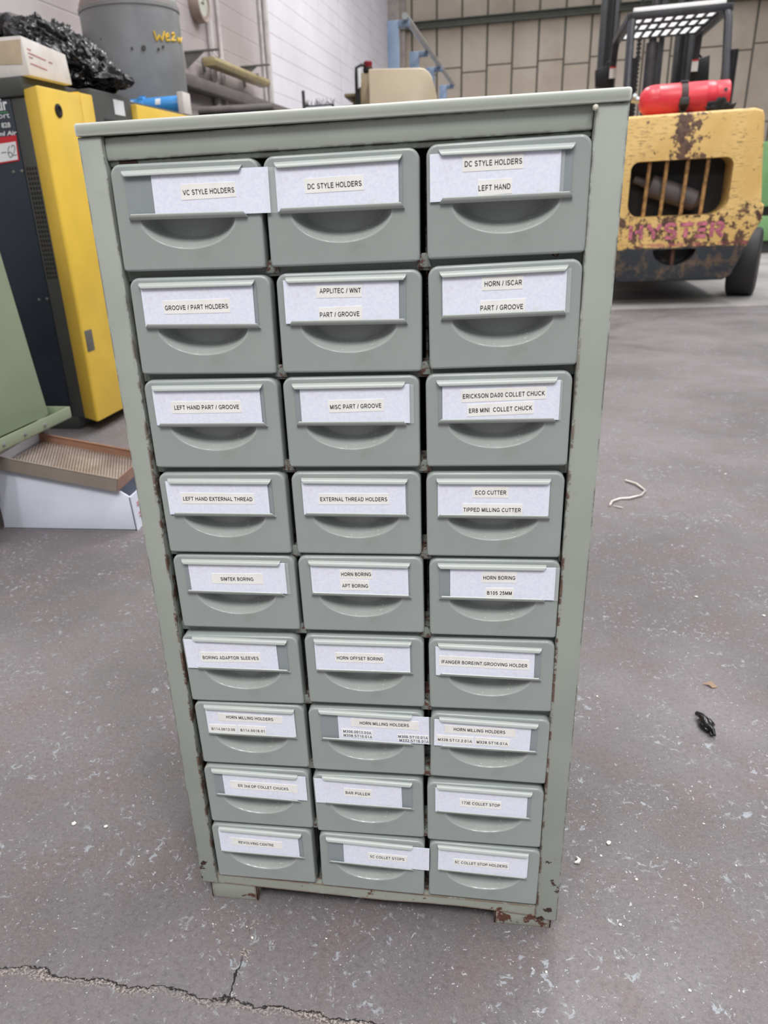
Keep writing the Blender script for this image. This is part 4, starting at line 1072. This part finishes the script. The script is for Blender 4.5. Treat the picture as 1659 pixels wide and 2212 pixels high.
# dark bumper band with scrapes back to yellow
bn = t.step(t.math('ADD', z_, t.math('MULTIPLY', t.math('SUBTRACT', t.noise(12, 5), 0.5), 0.05)), 0.405, 0.395)
blk = t.mix(t.step(t.noise(9, 8, 0.75), 0.47, 0.62), srgb(50, 56, 62), srgb(106, 88, 72))
c = t.mix(bn, c, blk)
pk = t.math('MULTIPLY', t.math('MULTIPLY', t.step(z_, 0.40, 0.41), t.step(z_, 0.435, 0.42)), t.step(t.noise(8, 4), 0.45, 0.55))
c = t.mix(t.math('MULTIPLY', pk, 0.6), c, srgb(190, 100, 110))
t.bump(t.noise(30, 5, 0.7), 0.25, 0.01)
M['fork_yellow'] = t.done(c, 0.45)
M['fork_black'] = plain('black painted steel', srgb(50, 51, 56), 0.4, mott=0.2, scale=12)
M['tyre'] = plain('tyre rubber', srgb(44, 42, 43), 0.6, mott=0.1)
M['pink'] = plain('faded pink paint', srgb(204, 116, 136), 0.55, mott=0.3, scale=26)
fk = empty('forklift', (1.785, 5.35, 0), 'old yellow forklift truck seen from behind with black overhead guard and mast', 'forklift', rz=-math.radians(4))

bm = bmesh.new()
half = [(0.40, 1.252), (0.452, 1.235), (0.468, 1.20), (0.497, 0.92), (0.53, 0.668), (0.548, 0.655), (0.551, 0.56), (0.52, 0.50), (0.504, 0.47), (0.40, 0.20), (0.35, 0.168)]
poly = half + [(-x, z) for x, z in half[::-1]]
vf = [bm.verts.new((x, 0, z)) for x, z in poly]
f0 = bm.faces.new(vf)
r_ = bmesh.ops.extrude_face_region(bm, geom=[f0])
for v in r_['geom']:
    if isinstance(v, bmesh.types.BMVert): v.co.y = 0.72; v.co.x *= 0.96
bmesh.ops.recalc_face_normals(bm, faces=bm.faces[:])
be = [e for e in bm.edges if all(abs(v.co.y) < 1e-5 for v in e.verts)]
bmesh.ops.bevel(bm, geom=be, offset=0.018, segments=3, profile=0.5, affect='EDGES')
cwm = bpy.data.meshes.new('counterweight'); bm.to_mesh(cwm); bm.free()
cw = bpy.data.objects.new('counterweight', cwm); COL.objects.link(cw)
def rrect(x0, x1, z0, z1, rs, n=8):
    out = []
    for (cx_, cz_, a0, r) in ((x1 - rs[0], z1 - rs[0], 0, rs[0]), (x0 + rs[1], z1 - rs[1], 90, rs[1]), (x0 + rs[2], z0 + rs[2], 180, rs[2]), (x1 - rs[3], z0 + rs[3], 270, rs[3])):
        for k in range(n + 1):
            a = math.radians(a0 + 90 * k / n); out.append((cx_ + r * math.cos(a), cz_ + r * math.sin(a)))
    return out
cut = MB(); cut.prism(rrect(-0.345, 0.315, 0.608, 0.968, (0.055, 0.055, 0.09, 0.10)), 1, -0.2, 0.42)
c1 = cut.build('cut_a', M['black'])
# half-moon pocket around the tow pin
cut = MB(); pts = [(0.145 * math.cos(math.pi + math.pi * k / 20), 0.388 + 0.112 * math.sin(math.pi + math.pi * k / 20)) for k in range(21)]
cut.prism(pts, 1, -0.2, 0.16); c2 = cut.build('cut_b', M['black'])
for q in (c1, c2):
    mod = cw.modifiers.new('b', 'BOOLEAN'); mod.operation = 'DIFFERENCE'; mod.object = q; mod.solver = 'EXACT'
dg = bpy.context.evaluated_depsgraph_get()
nm = bpy.data.meshes.new_from_object(cw.evaluated_get(dg))
cw.modifiers.clear(); cw.data = nm
for q in (c1, c2): bpy.data.objects.remove(q)
nm.materials.clear(); nm.materials.append(M['fork_yellow'])
nm.polygons.foreach_set('material_index', [0] * len(nm.polygons))
nm.polygons.foreach_set('use_smooth', [True] * len(nm.polygons)); nm.set_sharp_from_angle(angle=math.radians(32))
cw.name = 'counterweight'; cw.parent = fk
for xb in (-0.222, -0.108, 0.028, 0.158):
    mb = MB(); mb.tube([(xb - 0.006, 0.055, 0.60), (xb + 0.006, 0.055, 0.975)], 0.0135, 10); mb.build('grille_bar', plain('worn tan bar', srgb(176, 134, 84), 0.5, mott=0.3, scale=30) if xb < -0.2 else bpy.data.materials['worn tan bar'], cw)
mb = MB(); mb.box((-0.40, 0.23, 0.58), (0.38, 0.26, 1.0)); mb.build('shade_liner', M['black'], cw)  # added black liner, stands in for the shade inside the opening
mb = MB(); mb.tube([(-0.30, 0.16, 0.86), (-0.2, 0.155, 0.82), (-0.19, 0.155, 0.815), (0.12, 0.15, 0.70), (0.13, 0.15, 0.695), (0.155, 0.15, 0.69)], [0.025, 0.03, 0.075, 0.07, 0.055, 0.03], 18); mb.build('muffler', plain('muffler steel', srgb(98, 90, 90), 0.55), cw)
mb = MB(); mb.tube([(0.0, 0.05, 0.265), (0.0, 0.05, 0.40)], 0.017, 12); mb.build('tow_pin', plain('rusty pin', srgb(96, 62, 52), 0.6), cw)
# raised stencil lettering
bars = []
def bar(*pts, w=0.0125): bars.append((pts, w))
LX = [-0.307, -0.195, -0.080, 0.025, 0.130, 0.232]; LW_ = 0.086; Z0, Z1 = 0.462, 0.556
x = LX[0]; bar((x, Z0), (x, Z1)); bar((x + 0.028, 0.51), (x + 0.058, 0.51)); bar((x + 0.070, Z0), (x + 0.070, Z1))
x = LX[1]; bar((x, Z1), (x + 0.043, 0.505), (x + 0.043, Z0)); bar((x + 0.088, Z1), (x + 0.062, 0.522))
x = LX[2]; bar(*[(x + 0.04 + 0.032 * math.cos(math.radians(a)), 0.533 + 0.022 * math.sin(math.radians(a))) for a in range(20, 271, 25)]); bar(*[(x + 0.04 + 0.034 * math.cos(math.radians(a)), 0.486 + 0.023 * math.sin(math.radians(a))) for a in range(90, -161, -25)])
x = LX[3]; bar((x - 0.006, Z1 - 0.006), (x + 0.082, Z1 - 0.006)); bar((x + 0.038, Z0), (x + 0.038, 0.527))
x = LX[4]; bar((x, Z1 - 0.006), (x + 0.068, Z1 - 0.006)); bar((x + 0.01, 0.51), (x + 0.062, 0.51)); bar((x - 0.004, Z0 + 0.006), (x + 0.066, Z0 + 0.006))
x = LX[5]; bar((x, Z0), (x, Z1)); bar(*([(x + 0.022, Z1 - 0.006), (x + 0.044, Z1 - 0.006)] + [(x + 0.044 + 0.024 * math.cos(math.radians(a)), 0.527 + 0.023 * math.sin(math.radians(a))) for a in range(75, -91, -25)] + [(x + 0.024, 0.504)])); bar((x + 0.04, 0.495), (x + 0.074, Z0))
mb = MB()
for pts, w in bars:
    V, F = stroke(pts, w * 0.98)
    n_ = len(V)
    mb.add([(a, -0.004, b) for a, b in V] + [(a, 0.004, b) for a, b in V], F + [[i + n_ for i in f][::-1] for f in F] + [(2 * i, 2 * i + 2, n_ + 2 * i + 2, n_ + 2 * i) for i in range(n_ // 2 - 1)] + [(2 * i + 1, 2 * i + 3, n_ + 2 * i + 3, n_ + 2 * i + 1) for i in range(n_ // 2 - 1)])
mb.build('lettering', M['pink'], cw)['label'] = 'pink stencil lettering'
# chassis, hood, tyres
mb = MB(); mb.rbox((-0.46, 0.72, 0.22), (0.46, 2.3, 0.62), 0.02); mb.build('chassis', M['fork_black'], fk)
mb = MB(); mb.rbox((-0.36, 0.72, 0.62), (0.36, 1.5, 1.16), 0.04); mb.build('hood', M['fork_yellow'], fk)
mb = MB(); mb.rbox((-0.25, 0.95, 1.16), (0.25, 1.42, 1.24), 0.03); mb.build('seat', M['black'], fk)
def tyre(x, y, r, w, yaw, name='tyre'):
    mb = MB()
    prof = [(r * 0.45, -w / 2), (r * 0.86, -w / 2), (r * 0.96, -w * 0.46), (r, -w * 0.36), (r, w * 0.36), (r * 0.96, w * 0.46), (r * 0.86, w / 2), (r * 0.45, w / 2)]
    mb.lathe(prof, (0, 0, 0), 0, 48)
    o = mb.build(name, M['tyre'], fk); o.location = (x, y, r); o.rotation_euler = (0, 0, yaw)
    h_ = MB(); h_.lathe([(0.03, -w * 0.52), (r * 0.42, -w * 0.5), (r * 0.45, -w * 0.4), (r * 0.45, w * 0.4), (r * 0.42, w * 0.5), (0.03, w * 0.52)], (0, 0, 0), 0, 24)
    h_.build('wheel_hub', M['fork_yellow'], o)
tyre(0.60, 0.50, 0.245, 0.20, -0.30); tyre(-0.60, 0.50, 0.245, 0.20, -0.30)
tyre(0.50, 2.0, 0.33, 0.24, 0); tyre(-0.50, 2.0, 0.33, 0.24, 0)
# overhead guard
for s in (-1, 1):
    mb = MB(); mb.tube([(s * 0.345, 0.62, 1.18), (s * 0.345, 0.66, 1.30), (s * 0.335, 0.86, 1.90), (s * 0.325, 0.90, 1.965)], 0.030, 10); mb.build('rear_post', M['fork_black'], fk)
    mb = MB(); mb.tube([(s * 0.345, 2.30, 0.60), (s * 0.345, 2.25, 1.2), (s * 0.34, 1.98, 1.90), (s * 0.335, 1.94, 1.98)], 0.032, 10); fp = mb.build('front_post', M['fork_black'], fk)
    a = (s * 0.34, 2.035, 1.755)
    mb = MB(); mb.box((a[0] - 0.026, a[1] - 0.052, a[2] - 0.045), (a[0] + 0.026, a[1] - 0.042, a[2] + 0.045)); mb.box((a[0] - 0.026, a[1] - 0.0535, a[2] + 0.033), (a[0] + 0.026, a[1] - 0.0525, a[2] + 0.045), 1); mb.build('sticker', [M['carton'], M['red_print']], fp)
    mb = MB(); mb.hexa([(s * 0.40 - 0.075, 2.02, 1.66), (s * 0.40 + 0.075, 2.02, 1.62), (s * 0.40 + 0.075, 2.10, 1.62), (s * 0.40 - 0.075, 2.10, 1.66), (s * 0.40 - 0.085, 2.02, 1.79), (s * 0.40 + 0.06, 2.02, 1.83), (s * 0.40 + 0.06, 2.10, 1.83), (s * 0.40 - 0.085, 2.10, 1.79)]); mb.tube([(s * 0.40, 2.06, 1.82), (s * 0.35, 2.04, 1.86)], 0.01, 8); mb.build('work_lamp', M['black'], fk, bevel=0.012)
    mb = MB(); mb.box((s * 0.335 - 0.03, 0.88, 1.955), (s * 0.335 + 0.03, 1.96, 2.005)); mb.build('guard_rail', M['fork_black'], fk, bevel=0.006)
    # ribbed intake duct beside the rear post
    mb = MB(); V = []
    pr = []
    for k in range(36):
        z = 1.25 + k * 0.0125; pr += [(0.026, z), (0.034, z + 0.004), (0.034, z + 0.0085)]
    mb.lathe(pr, (s * 0.345 + 0.045 * 1, 0.80, 0), 2, 14); mb.build('ribbed_duct', M['fork_black'], fk)
mb = MB(); mb.box((-0.345, 0.865, 1.955), (0.345, 0.905, 2.005)); mb.build('guard_rear_beam', M['fork_black'], fk, bevel=0.006)
mb = MB(); mb.box((-0.345, 1.92, 1.984), (0.345, 1.97, 2.02)); mb.build('guard_front_beam', M['fork_black'], fk, bevel=0.006)
for k in range(9):
    x = -0.30 + k * 0.075; mb = MB(); mb.hexa([(x - 0.012, 0.90, 1.980), (x + 0.012, 0.90, 1.980), (x + 0.012, 1.93, 1.980), (x - 0.012, 1.93, 1.980), (x - 0.012, 0.90, 1.99), (x + 0.012, 0.90, 1.99), (x + 0.012, 1.93, 1.99), (x - 0.012, 1.93, 1.99)]); mb.build('guard_bar', M['fork_black'], fk)
for y in (1.27, 1.56):
    mb = MB(); mb.box((-0.33, y - 0.035, 1.982), (0.33, y + 0.035, 1.991)); mb.build('guard_cross_bar', M['fork_black'], fk)
t = NT('white roof sheet')
tl_ = t.n.new('ShaderNodeBsdfTranslucent'); tl_.inputs[0].default_value = (0.95, 0.95, 0.95, 1)
mx_ = t.n.new('ShaderNodeMixShader'); mx_.inputs[0].default_value = 0.75
t.done((0.9, 0.9, 0.9, 1), 0.4)
t.l.new(t.b.outputs[0], mx_.inputs[1]); t.l.new(tl_.outputs[0], mx_.inputs[2]); t.l.new(mx_.outputs[0], t.n['Material Output'].inputs[0])
M['roof_sheet'] = t.m
mb = MB(); mb.box((-0.315, 0.906, 1.993), (0.315, 1.918, 1.996)); mb.box((-0.325, 0.868, 2.006), (0.31, 0.906, 2.030)); mb.build('roof_sheet', M['roof_sheet'], fk)
# mast
for s in (-1, 1):
    mb = MB(); mb.box((s * 0.39 - 0.035, 2.6, 0.05), (s * 0.39 + 0.035, 2.72, 3.0)); mb.box((s * 0.30 - 0.035, 2.63, 0.05), (s * 0.30 + 0.035, 2.74, 3.1)); mb.build('mast_channel', M['fork_black'], fk, bevel=0.006)
    mb = MB(); mb.tube([(s * 0.335, 2.56, 0.3), (s * 0.335, 2.56, 2.6)], 0.028, 12); mb.build('tilt_hose', M['black'], fk)
mb = MB(); mb.tube([(0.06, 2.66, 0.2), (0.06, 2.66, 2.05)], 0.055, 16); mb.tube([(0.06, 2.66, 2.05), (0.06, 2.66, 3.0)], 0.035, 14); mb.build('lift_cylinder', plain('dark cylinder', srgb(84, 82, 86), 0.35, metal=0.4), fk)
mb = MB(); mb.box((0.12, 2.66, 0.3), (0.165, 2.70, 2.9)); mb.build('inner_stay', M['fork_black'], fk)
mb = MB()
for k in range(60):
    z = 0.5 + k * 0.034; mb.box((-0.085, 2.60, z), (-0.045, 2.62, z + 0.022)); mb.box((-0.075, 2.605, z + 0.018), (-0.055, 2.615, z + 0.036))
mb.build('lift_chain', M['black'], fk)
mb = MB(); mb.rbox((-0.13, 2.56, 2.09), (0.20, 2.62, 2.14), 0.01); mb.build('cross_head', M['fork_black'], fk)
mb = MB(); mb.rbox((-0.06, 1.95, 2.02), (0.04, 2.05, 2.10), 0.015); mb.tube([(-0.10, 2.0, 2.03), (0.08, 2.0, 2.03)], 0.012, 8); mb.build('roof_lamp', M['black'], fk)

# gas bottle lying on the counterweight, its strap and rag
fm = Matrix.Translation((1.785, 5.35, 0)) @ Matrix.Rotation(-math.radians(4), 4, 'Z')
gb = empty('gas_bottle', fm @ Vector((-0.02, 0.25, 1.357)), 'red gas bottle strapped on its side on top of the forklift counterweight', 'gas bottle', rz=-math.radians(4))
M['red'] = plain('red enamel', srgb(226, 62, 74), 0.35, mott=0.1, scale=7)
mb = MB(); R0 = 0.098
prof = [(0.03, -0.285), (0.055, -0.275), (0.082, -0.25), (R0 * 0.97, -0.215), (R0, -0.185), (R0, -0.165), (R0 + 0.001, -0.163), (R0, -0.161), (R0, 0.14), (R0 + 0.001, 0.142), (R0, 0.144), (R0 * 0.985, 0.185), (R0 * 0.93, 0.21), (R0 * 0.9, 0.215)]
mb.lathe(prof, (0, 0, 0), 0, 48); mb.build('bottle_body', M['red'], gb)
mb = MB(); prof = [(R0 * 0.90, 0.205), (R0 * 0.97, 0.22), (R0 * 0.97, 0.285), (R0 * 0.93, 0.29), (R0 * 0.90, 0.28), (R0 * 0.88, 0.215)]; mb.lathe(prof, (0, 0, 0), 0, 40); fr_ = mb.build('foot_ring', M['red'], gb)
for a in (0.9, 2.3):
    mb = MB(); mb.lathe([(0.011, 0.0), (0.011, 0.003)], (0, 0, 0), 2, 12); q = mb.build('drain_hole', M['black'], fr_); q.location = (0.255, -R0 * 0.975 * math.cos(a - 0.6), R0 * 0.975 * math.sin(a - 0.6)); q.rotation_euler = (math.pi / 2 - (a - 0.6), 0, 0)
mb = MB(); mb.tube([(-0.28, 0, 0.01), (-0.335, 0, 0.02)], 0.022, 12); mb.tube([(-0.32, 0, 0.02), (-0.32, -0.05, 0.04)], 0.014, 10); mb.build('valve', M['galv'], gb)
mb = MB()
N_ = 40; V = []
for i in range(N_ + 1):
    a = 2 * math.pi * i / N_; V += [(-0.022, math.cos(a) * (R0 + 0.003), math.sin(a) * (R0 + 0.003)), (0.022, math.cos(a) * (R0 + 0.003), math.sin(a) * (R0 + 0.003)), (0.022, math.cos(a) * (R0 - 0.002), math.sin(a) * (R0 - 0.002)), (-0.022, math.cos(a) * (R0 - 0.002), math.sin(a) * (R0 - 0.002))]
mb.add(V, [(4 * i + k, 4 * i + (k + 1) % 4, 4 * i + 4 + (k + 1) % 4, 4 * i + 4 + k) for i in range(N_) for k in range(4)])
st_ = mb.build('strap', plain('dark webbing', srgb(66, 44, 44), 0.6), gb)
mb = MB(); mb.rbox((-0.028, -R0 - 0.012, -0.045), (0.028, -R0 + 0.004, 0.0), 0.004); mb.tube([(-0.026, -R0 - 0.004, -0.0), (-0.03, -R0 * 0.92, -0.05), (-0.015, -R0 * 0.75, -0.085), (0.015, -R0 * 0.75, -0.085), (0.03, -R0 * 0.92, -0.05), (0.026, -R0 - 0.004, 0.0)], 0.005, 8); mb.build('buckle', M['charcoal'], st_)
mb = MB(); mb.box((-0.024, -0.045, R0 + 0.002), (0.024, 0.03, R0 + 0.007)); mb.build('strap_clip', M['galv'], st_)
bm = bmesh.new(); bmesh.ops.create_icosphere(bm, subdivisions=4, radius=1)
for v in bm.verts:
    d = v.co.copy(); r1 = mnoise.noise(d * 2.2 + Vector((5, 5, 1))); r2 = abs(mnoise.noise(d * 5))
    v.co = (d.x * 0.085 * (1 + 0.5 * r1), d.y * 0.04 * (1 + 0.4 * r1), max(0.0, (d.z + 0.55) * 0.036 * (1 + r1) + r2 * 0.012))
mb = MB(); mb.from_bm(bm, 0, True); rg = mb.build('rag', plain('black cloth', srgb(28, 28, 30), 0.9), angle=180)
rg.location = fm @ Vector((0.20, 0.105, 1.2525)); rg.rotation_euler = (0, 0, -0.1)
tag(rg, 'black crumpled rag on the counterweight in front of the red gas bottle', 'rag')

# green machine at the far right edge
M['green'] = plain('green machine enamel', srgb(122, 168, 112), 0.4, mott=0.06)
gm = empty('green_machine', (3.75, 9.6, 0), 'bright green machine at the right edge beyond the forklift wheel', 'machine')
mb = MB(); mb.rbox((-0.02, 0, 0.52), (1.6, 1.2, 1.22), 0.02); mb.build('upper_housing', M['green'], gm)
mb = MB(); mb.rbox((0.0, -0.02, 0.14), (1.6, 1.2, 0.42), 0.02); mb.build('base', M['green'], gm)
mb = MB(); mb.box((0.05, 0.03, 0.42), (1.55, 1.15, 0.52)); mb.build('recess', M['black'], gm)
mb = MB(); mb.box((0.1, 0.05, 0), (1.5, 1.1, 0.14)); mb.build('plinth', M['charcoal'], gm)
mb = MB(); mb.box((0.03, -0.005, 1.02), (1.5, 0.0, 1.06)); mb.build('red_stripe', plain('red stripe', srgb(210, 84, 92), 0.4), gm)

# ---------------------------------------------------------------- sage machine base with lip, left edge
M['moss'] = plain('moss green enamel', srgb(142, 152, 127), 0.45, mott=0.06, scale=4)
YC = 1.45
sm_ = empty('machine_housing', (-0.893, YC, 0), 'moss green sloping steel machine housing with bolted tray lip at the left edge', 'machine', rz=-TH)
mb = MB()
mb.hexa([(-0.75, -1.3, 0.262), (-0.045, -1.3, 0.262), (-0.045, -0.045, 0.262), (-0.75, -0.045, 0.262), (-0.75, -1.3, 1.2), (-0.14, -1.3, 1.2), (-0.14, -0.045, 1.2), (-0.75, -0.045, 1.2)])
mb.build('housing', M['moss'], sm_, bevel=0.006)
mb = MB()
mb.box((-0.004, -1.3, 0.243), (0.0, 0.0, 0.277)); mb.box((-0.8, -0.004, 0.243), (-0.004, 0.0, 0.277)); mb.box((-0.8, -1.3, 0.243), (0.0, 0.0, 0.247))
tr_ = mb.build('tray_lip', M['moss'], sm_, bevel=0.001)
for y in (-0.14, -0.235, -0.33, -0.42):
    mb = MB(); mb.lathe([(0.0055, 0.0), (0.0055, 0.004), (0.003, 0.0055)], (0, y, 0.259), 0, 6); mb.build('bolt', M['galv'], tr_)
for (x, y) in ((-0.075, -0.06), (-0.075, -1.1), (-0.65, -0.06), (-0.65, -1.1)):
    mb = MB(); mb.lathe([(0.035, 0.0), (0.035, 0.012), (0.016, 0.02), (0.016, 0.12), (0.026, 0.13), (0.026, 0.243)], (x, y, 0), 2, 20); mb.build('levelling_foot', M['steel_grey'], sm_)

# ---------------------------------------------------------------- open white box on the floor with the perforated tray resting on it
fb_ = empty('open_box', (-0.995, 1.145, 0), 'open white cardboard box with sloping side on the floor under the perforated tray', 'box')
M['box_white'] = plain('glossy white card', srgb(225, 229, 243), 0.4, mott=0.03)
front = [(0, 0), (0.402, 0), (0.397, 0.100), (0.372, 0.1165), (0.02, 0.180)]
mb = MB(); mb.prism(front, 1, 0.0, 0.004); mb.build('front_wall', M['box_white'], fb_, bevel=0.0008)
mb = MB(); mb.prism(front, 1, 0.21, 0.214); mb.build('rear_wall', M['box_white'], fb_)
mb = MB(); mb.hexa([(0.398, 0.0, 0), (0.402, 0.0, 0), (0.402, 0.214, 0), (0.398, 0.214, 0), (0.393, 0, 0.100), (0.397, 0, 0.100), (0.397, 0.214, 0.1), (0.393, 0.214, 0.1)]); ew = mb.build('end_wall', M['box_white'], fb_)
mb = MB(); mb.box((0, 0, 0), (0.402, 0.214, 0.004)); mb.build('box_floor', M['box_white'], fb_)
mb = MB(); mb.box((0, 0.004, 0.004), (0.004, 0.21, 0.172)); mb.build('end_wall', M['box_white'], fb_)
mb = MB()
for (z, y0, l) in ((0.07, 0.03, 0.05), (0.062, 0.03, 0.06), (0.04, 0.03, 0.045), (0.03, 0.03, 0.05)):
    mb.box((0.3985 - z * 0.05 + 0.0045, y0, z), (0.3985 - z * 0.05 + 0.0052, y0 + l, z + 0.004))
mb.build('carton_print', M['carton_print'], ew)['kind'] = 'stuff'

t = NT('perforated copper tinted steel')
p = t.sep()
pu = t.math('DIVIDE', p[0], 0.0085); pv = t.math('DIVIDE', p[1], 0.0105)
row_ = t.math('FLOOR', pv)
pu = t.math('ADD', pu, t.math('MULTIPLY', t.math('SUBTRACT', row_, t.math('MULTIPLY', t.math('FLOOR', t.math('MULTIPLY', row_, 0.5)), 2.0)), 0.5))
du = t.math('SUBTRACT', t.math('FRACT', pu), 0.5); dv = t.math('SUBTRACT', t.math('FRACT', pv), 0.5)
rr_ = t.math('SQRT', t.math('ADD', t.math('MULTIPLY', du, du), t.math('MULTIPLY', dv, dv)))
hole = t.step(rr_, 0.36, 0.30)
c = t.mix(t.step(t.noise(11, 5), 0.3, 0.7), srgb(158, 140, 130), srgb(190, 176, 166))
M['mesh_steel'] = t.done(c, 0.32, metal=0.35)
t.setv(t.b.inputs['Alpha'], t.math('SUBTRACT', 1.0, hole))
M['copper'] = plain('copper tinted steel', srgb(176, 134, 112), 0.3, metal=0.4, mott=0.12)
M['sheet'] = plain('brushed sheet', srgb(168, 156, 146), 0.35, metal=0.4, mott=0.06)
tr = empty('perforated_tray', (-0.955, 1.128, 0.185), 'shallow steel tray with perforated base tilted on the open white box', 'tray')
tr.rotation_euler = (math.radians(1.5), math.radians(10.8), 0)
TL_, TW_, THh = 0.338, 0.215, 0.037
mb = MB(); mb.box((0.0, 0.0, 0), (TL_, 0.0015, THh)); mb.box((0, 0, THh - 0.002), (TL_, 0.006, THh)); mb.build('front_side', M['sheet'], tr)
mb = MB(); mb.box((0.0, TW_ - 0.0015, 0), (TL_, TW_, THh)); mb.box((0, TW_ - 0.006, THh - 0.002), (TL_, TW_, THh)); mb.build('rear_side', M['copper'], tr)  # copper tone here paints a reflection into the steel
mb = MB(); mb.box((TL_ - 0.0015, 0.0, 0), (TL_, TW_, THh)); mb.build('end_side', M['copper'], tr)
mb = MB(); mb.box((-0.001, 0.0, 0), (0.001, TW_, THh + 0.004)); mb.build('end_side', M['box_white'], tr)['label'] = 'tray end coloured white for its bright reflection'  # steel end wall, its bright reflection put in as white
mb = MB(); mb.add([(0, 0, 0.012), (TL_, 0, 0.012), (TL_, TW_, 0.012), (0, TW_, 0.012)], [(0, 1, 2, 3)]); mb.build('perforated_base', M['mesh_steel'], tr, fixn=False)
mb = MB(); mb.box((0.001, 0.0015, 0.0), (TL_ - 0.0015, TW_ - 0.0015, 0.0012)); mb.build('shade_sheet', M['dark_steel'], tr)  # added dark sheet that makes the holes above look shaded

# ---------------------------------------------------------------- litter on the floor
M['swarf'] = plain('pale swarf', srgb(206, 200, 194), 0.35, metal=0.3)
mb = MB(); mb.tube([at(1351, 1038, 2, 0.003), at(1375, 1045, 2, 0.006), at(1394, 1060, 2, 0.004), at(1385, 1070, 2, 0.004), at(1360, 1076, 2, 0.005), at(1340, 1077, 2, 0.003), at(1322, 1083, 2, 0.005), at(1317, 1092, 2, 0.0035)], 0.0032, 8)
tag(mb.build('swarf_curl', M['swarf']), 'pale curled strip of swarf on the floor right of the cabinet', 'swarf')
mb = MB(); mb.tube([at(1326, 1093, 2, 0.002), at(1336, 1095, 2, 0.003), at(1345, 1097, 2, 0.002)], 0.0022, 6)
tag(mb.build('swarf_scrap', M['swarf']), 'tiny pale swarf scrap below the end of the curled strip', 'swarf')
c0 = at(1525, 1565, 2, 0)
mb = MB(); rr = random.Random(5)
pts = [at(*q, 2, 0.006) for q in ((1503, 1543), (1512, 1549), (1520, 1560), (1530, 1571), (1537, 1580), (1542, 1587), (1536, 1588), (1534, 1581))]
mb.tube([(q[0] + rr.uniform(-.002, .002), q[1], q[2] + rr.uniform(-.002, .004)) for q in pts], [0.004, 0.005, 0.0075, 0.0075, 0.004, 0.002, 0.002, 0.002], 8)
mb.tube([at(1516, 1552, 2, 0.008), at(1530, 1556, 2, 0.009), at(1538, 1565, 2, 0.006), at(1528, 1573, 2, 0.008)], [0.002, 0.0045, 0.005, 0.003], 7)
mb.tube([at(1510, 1556, 2, 0.005), at(1518, 1568, 2, 0.006), at(1530, 1580, 2, 0.005)], [0.003, 0.005, 0.003], 7)
tag(mb.build('plastic_shred', M['polythene'], angle=180), 'twisted black plastic shred on the floor right of the cabinet', 'shred')
mb = MB(); a = at(1533, 1482, 2, 0.0)
mb.add([(a[0] - 0.012, a[1] + 0.004, 0.001), (a[0] - 0.002, a[1] - 0.002, 0.004), (a[0] + 0.003, a[1] + 0.006, 0.007), (a[0] + 0.012, a[1] - 0.004, 0.001), (a[0] + 0.002, a[1] - 0.008, 0.002)], [(0, 1, 2), (1, 3, 2), (1, 4, 3)])
tag(mb.build('leaf_scrap', plain('dry leaf', srgb(146, 122, 100), 0.7), fixn=False), 'small dry leaf scrap on the floor above the black shred', 'leaf')
M['chip'] = plain('white chip', srgb(228, 226, 220), 0.5, mott=0.05)
def chip(px, py, r, label, group=None, name='paint_chip'):
    c_ = at(px, py, 2, 0); rr = random.Random(int(px * 7 + py)); bm = bmesh.new(); bmesh.ops.create_icosphere(bm, subdivisions=2, radius=1)
    e_ = rr.uniform(0.55, 1.0)
    for v in bm.verts:
        k = 1 + 0.45 * mnoise.noise(v.co * 1.6 + Vector((px, py, 0)))
        v.co = Vector((v.co.x * r * k, v.co.y * r * e_ * k, (v.co.z + 0.85) * r * 0.42 * k))
    mb = MB(); mb.from_bm(bm, 0, True); o = mb.build(name, M['chip'], angle=60); o.location = c_; o.rotation_euler = (0, 0, rr.uniform(0, 6)); tag(o, label, 'chip', group)
chip(160, 1780, 0.0034, 'white pebble on the floor left of the cabinet foot, farther from the cabinet', name='pebble')
chip(229, 1786, 0.0032, 'white pebble on the floor left of the cabinet foot, nearer the cabinet', name='pebble')
chip(1315, 1822, 0.0038, 'largest white chip on the floor right of the cabinet foot', name='pebble')
mb = MB(); mb.tube([at(1246, 1851, 2, 0.002), at(1251, 1857, 2, 0.003), at(1249, 1862, 2, 0.002), at(1241, 1863, 2, 0.002)], [0.0012, 0.0026, 0.0026, 0.001], 7)
tag(mb.build('swarf_chip', M['chip']), 'small white hook shaped chip on the floor beside the right foot', 'chip')
for (px, py, r) in ((1375, 1900, .003), (1298, 1849, .003), (1504, 1290, .006), (1650, 1331, .006), (1567, 1025, .007), (1520, 1780, .003), (1590, 1870, .003), (460, 1996, .0025), (545, 2026, .003), (300, 1850, .0025), (533, 2002, .002), (1340, 1998, .003), (1290, 1505, .004), (705, 2028, .0025), (1490, 2140, .003), (1180, 2100, .0025)):
    chip(px, py, r * 0.6, 'tiny white paint chip lying loose on the grey floor', 'white chips on the floor')
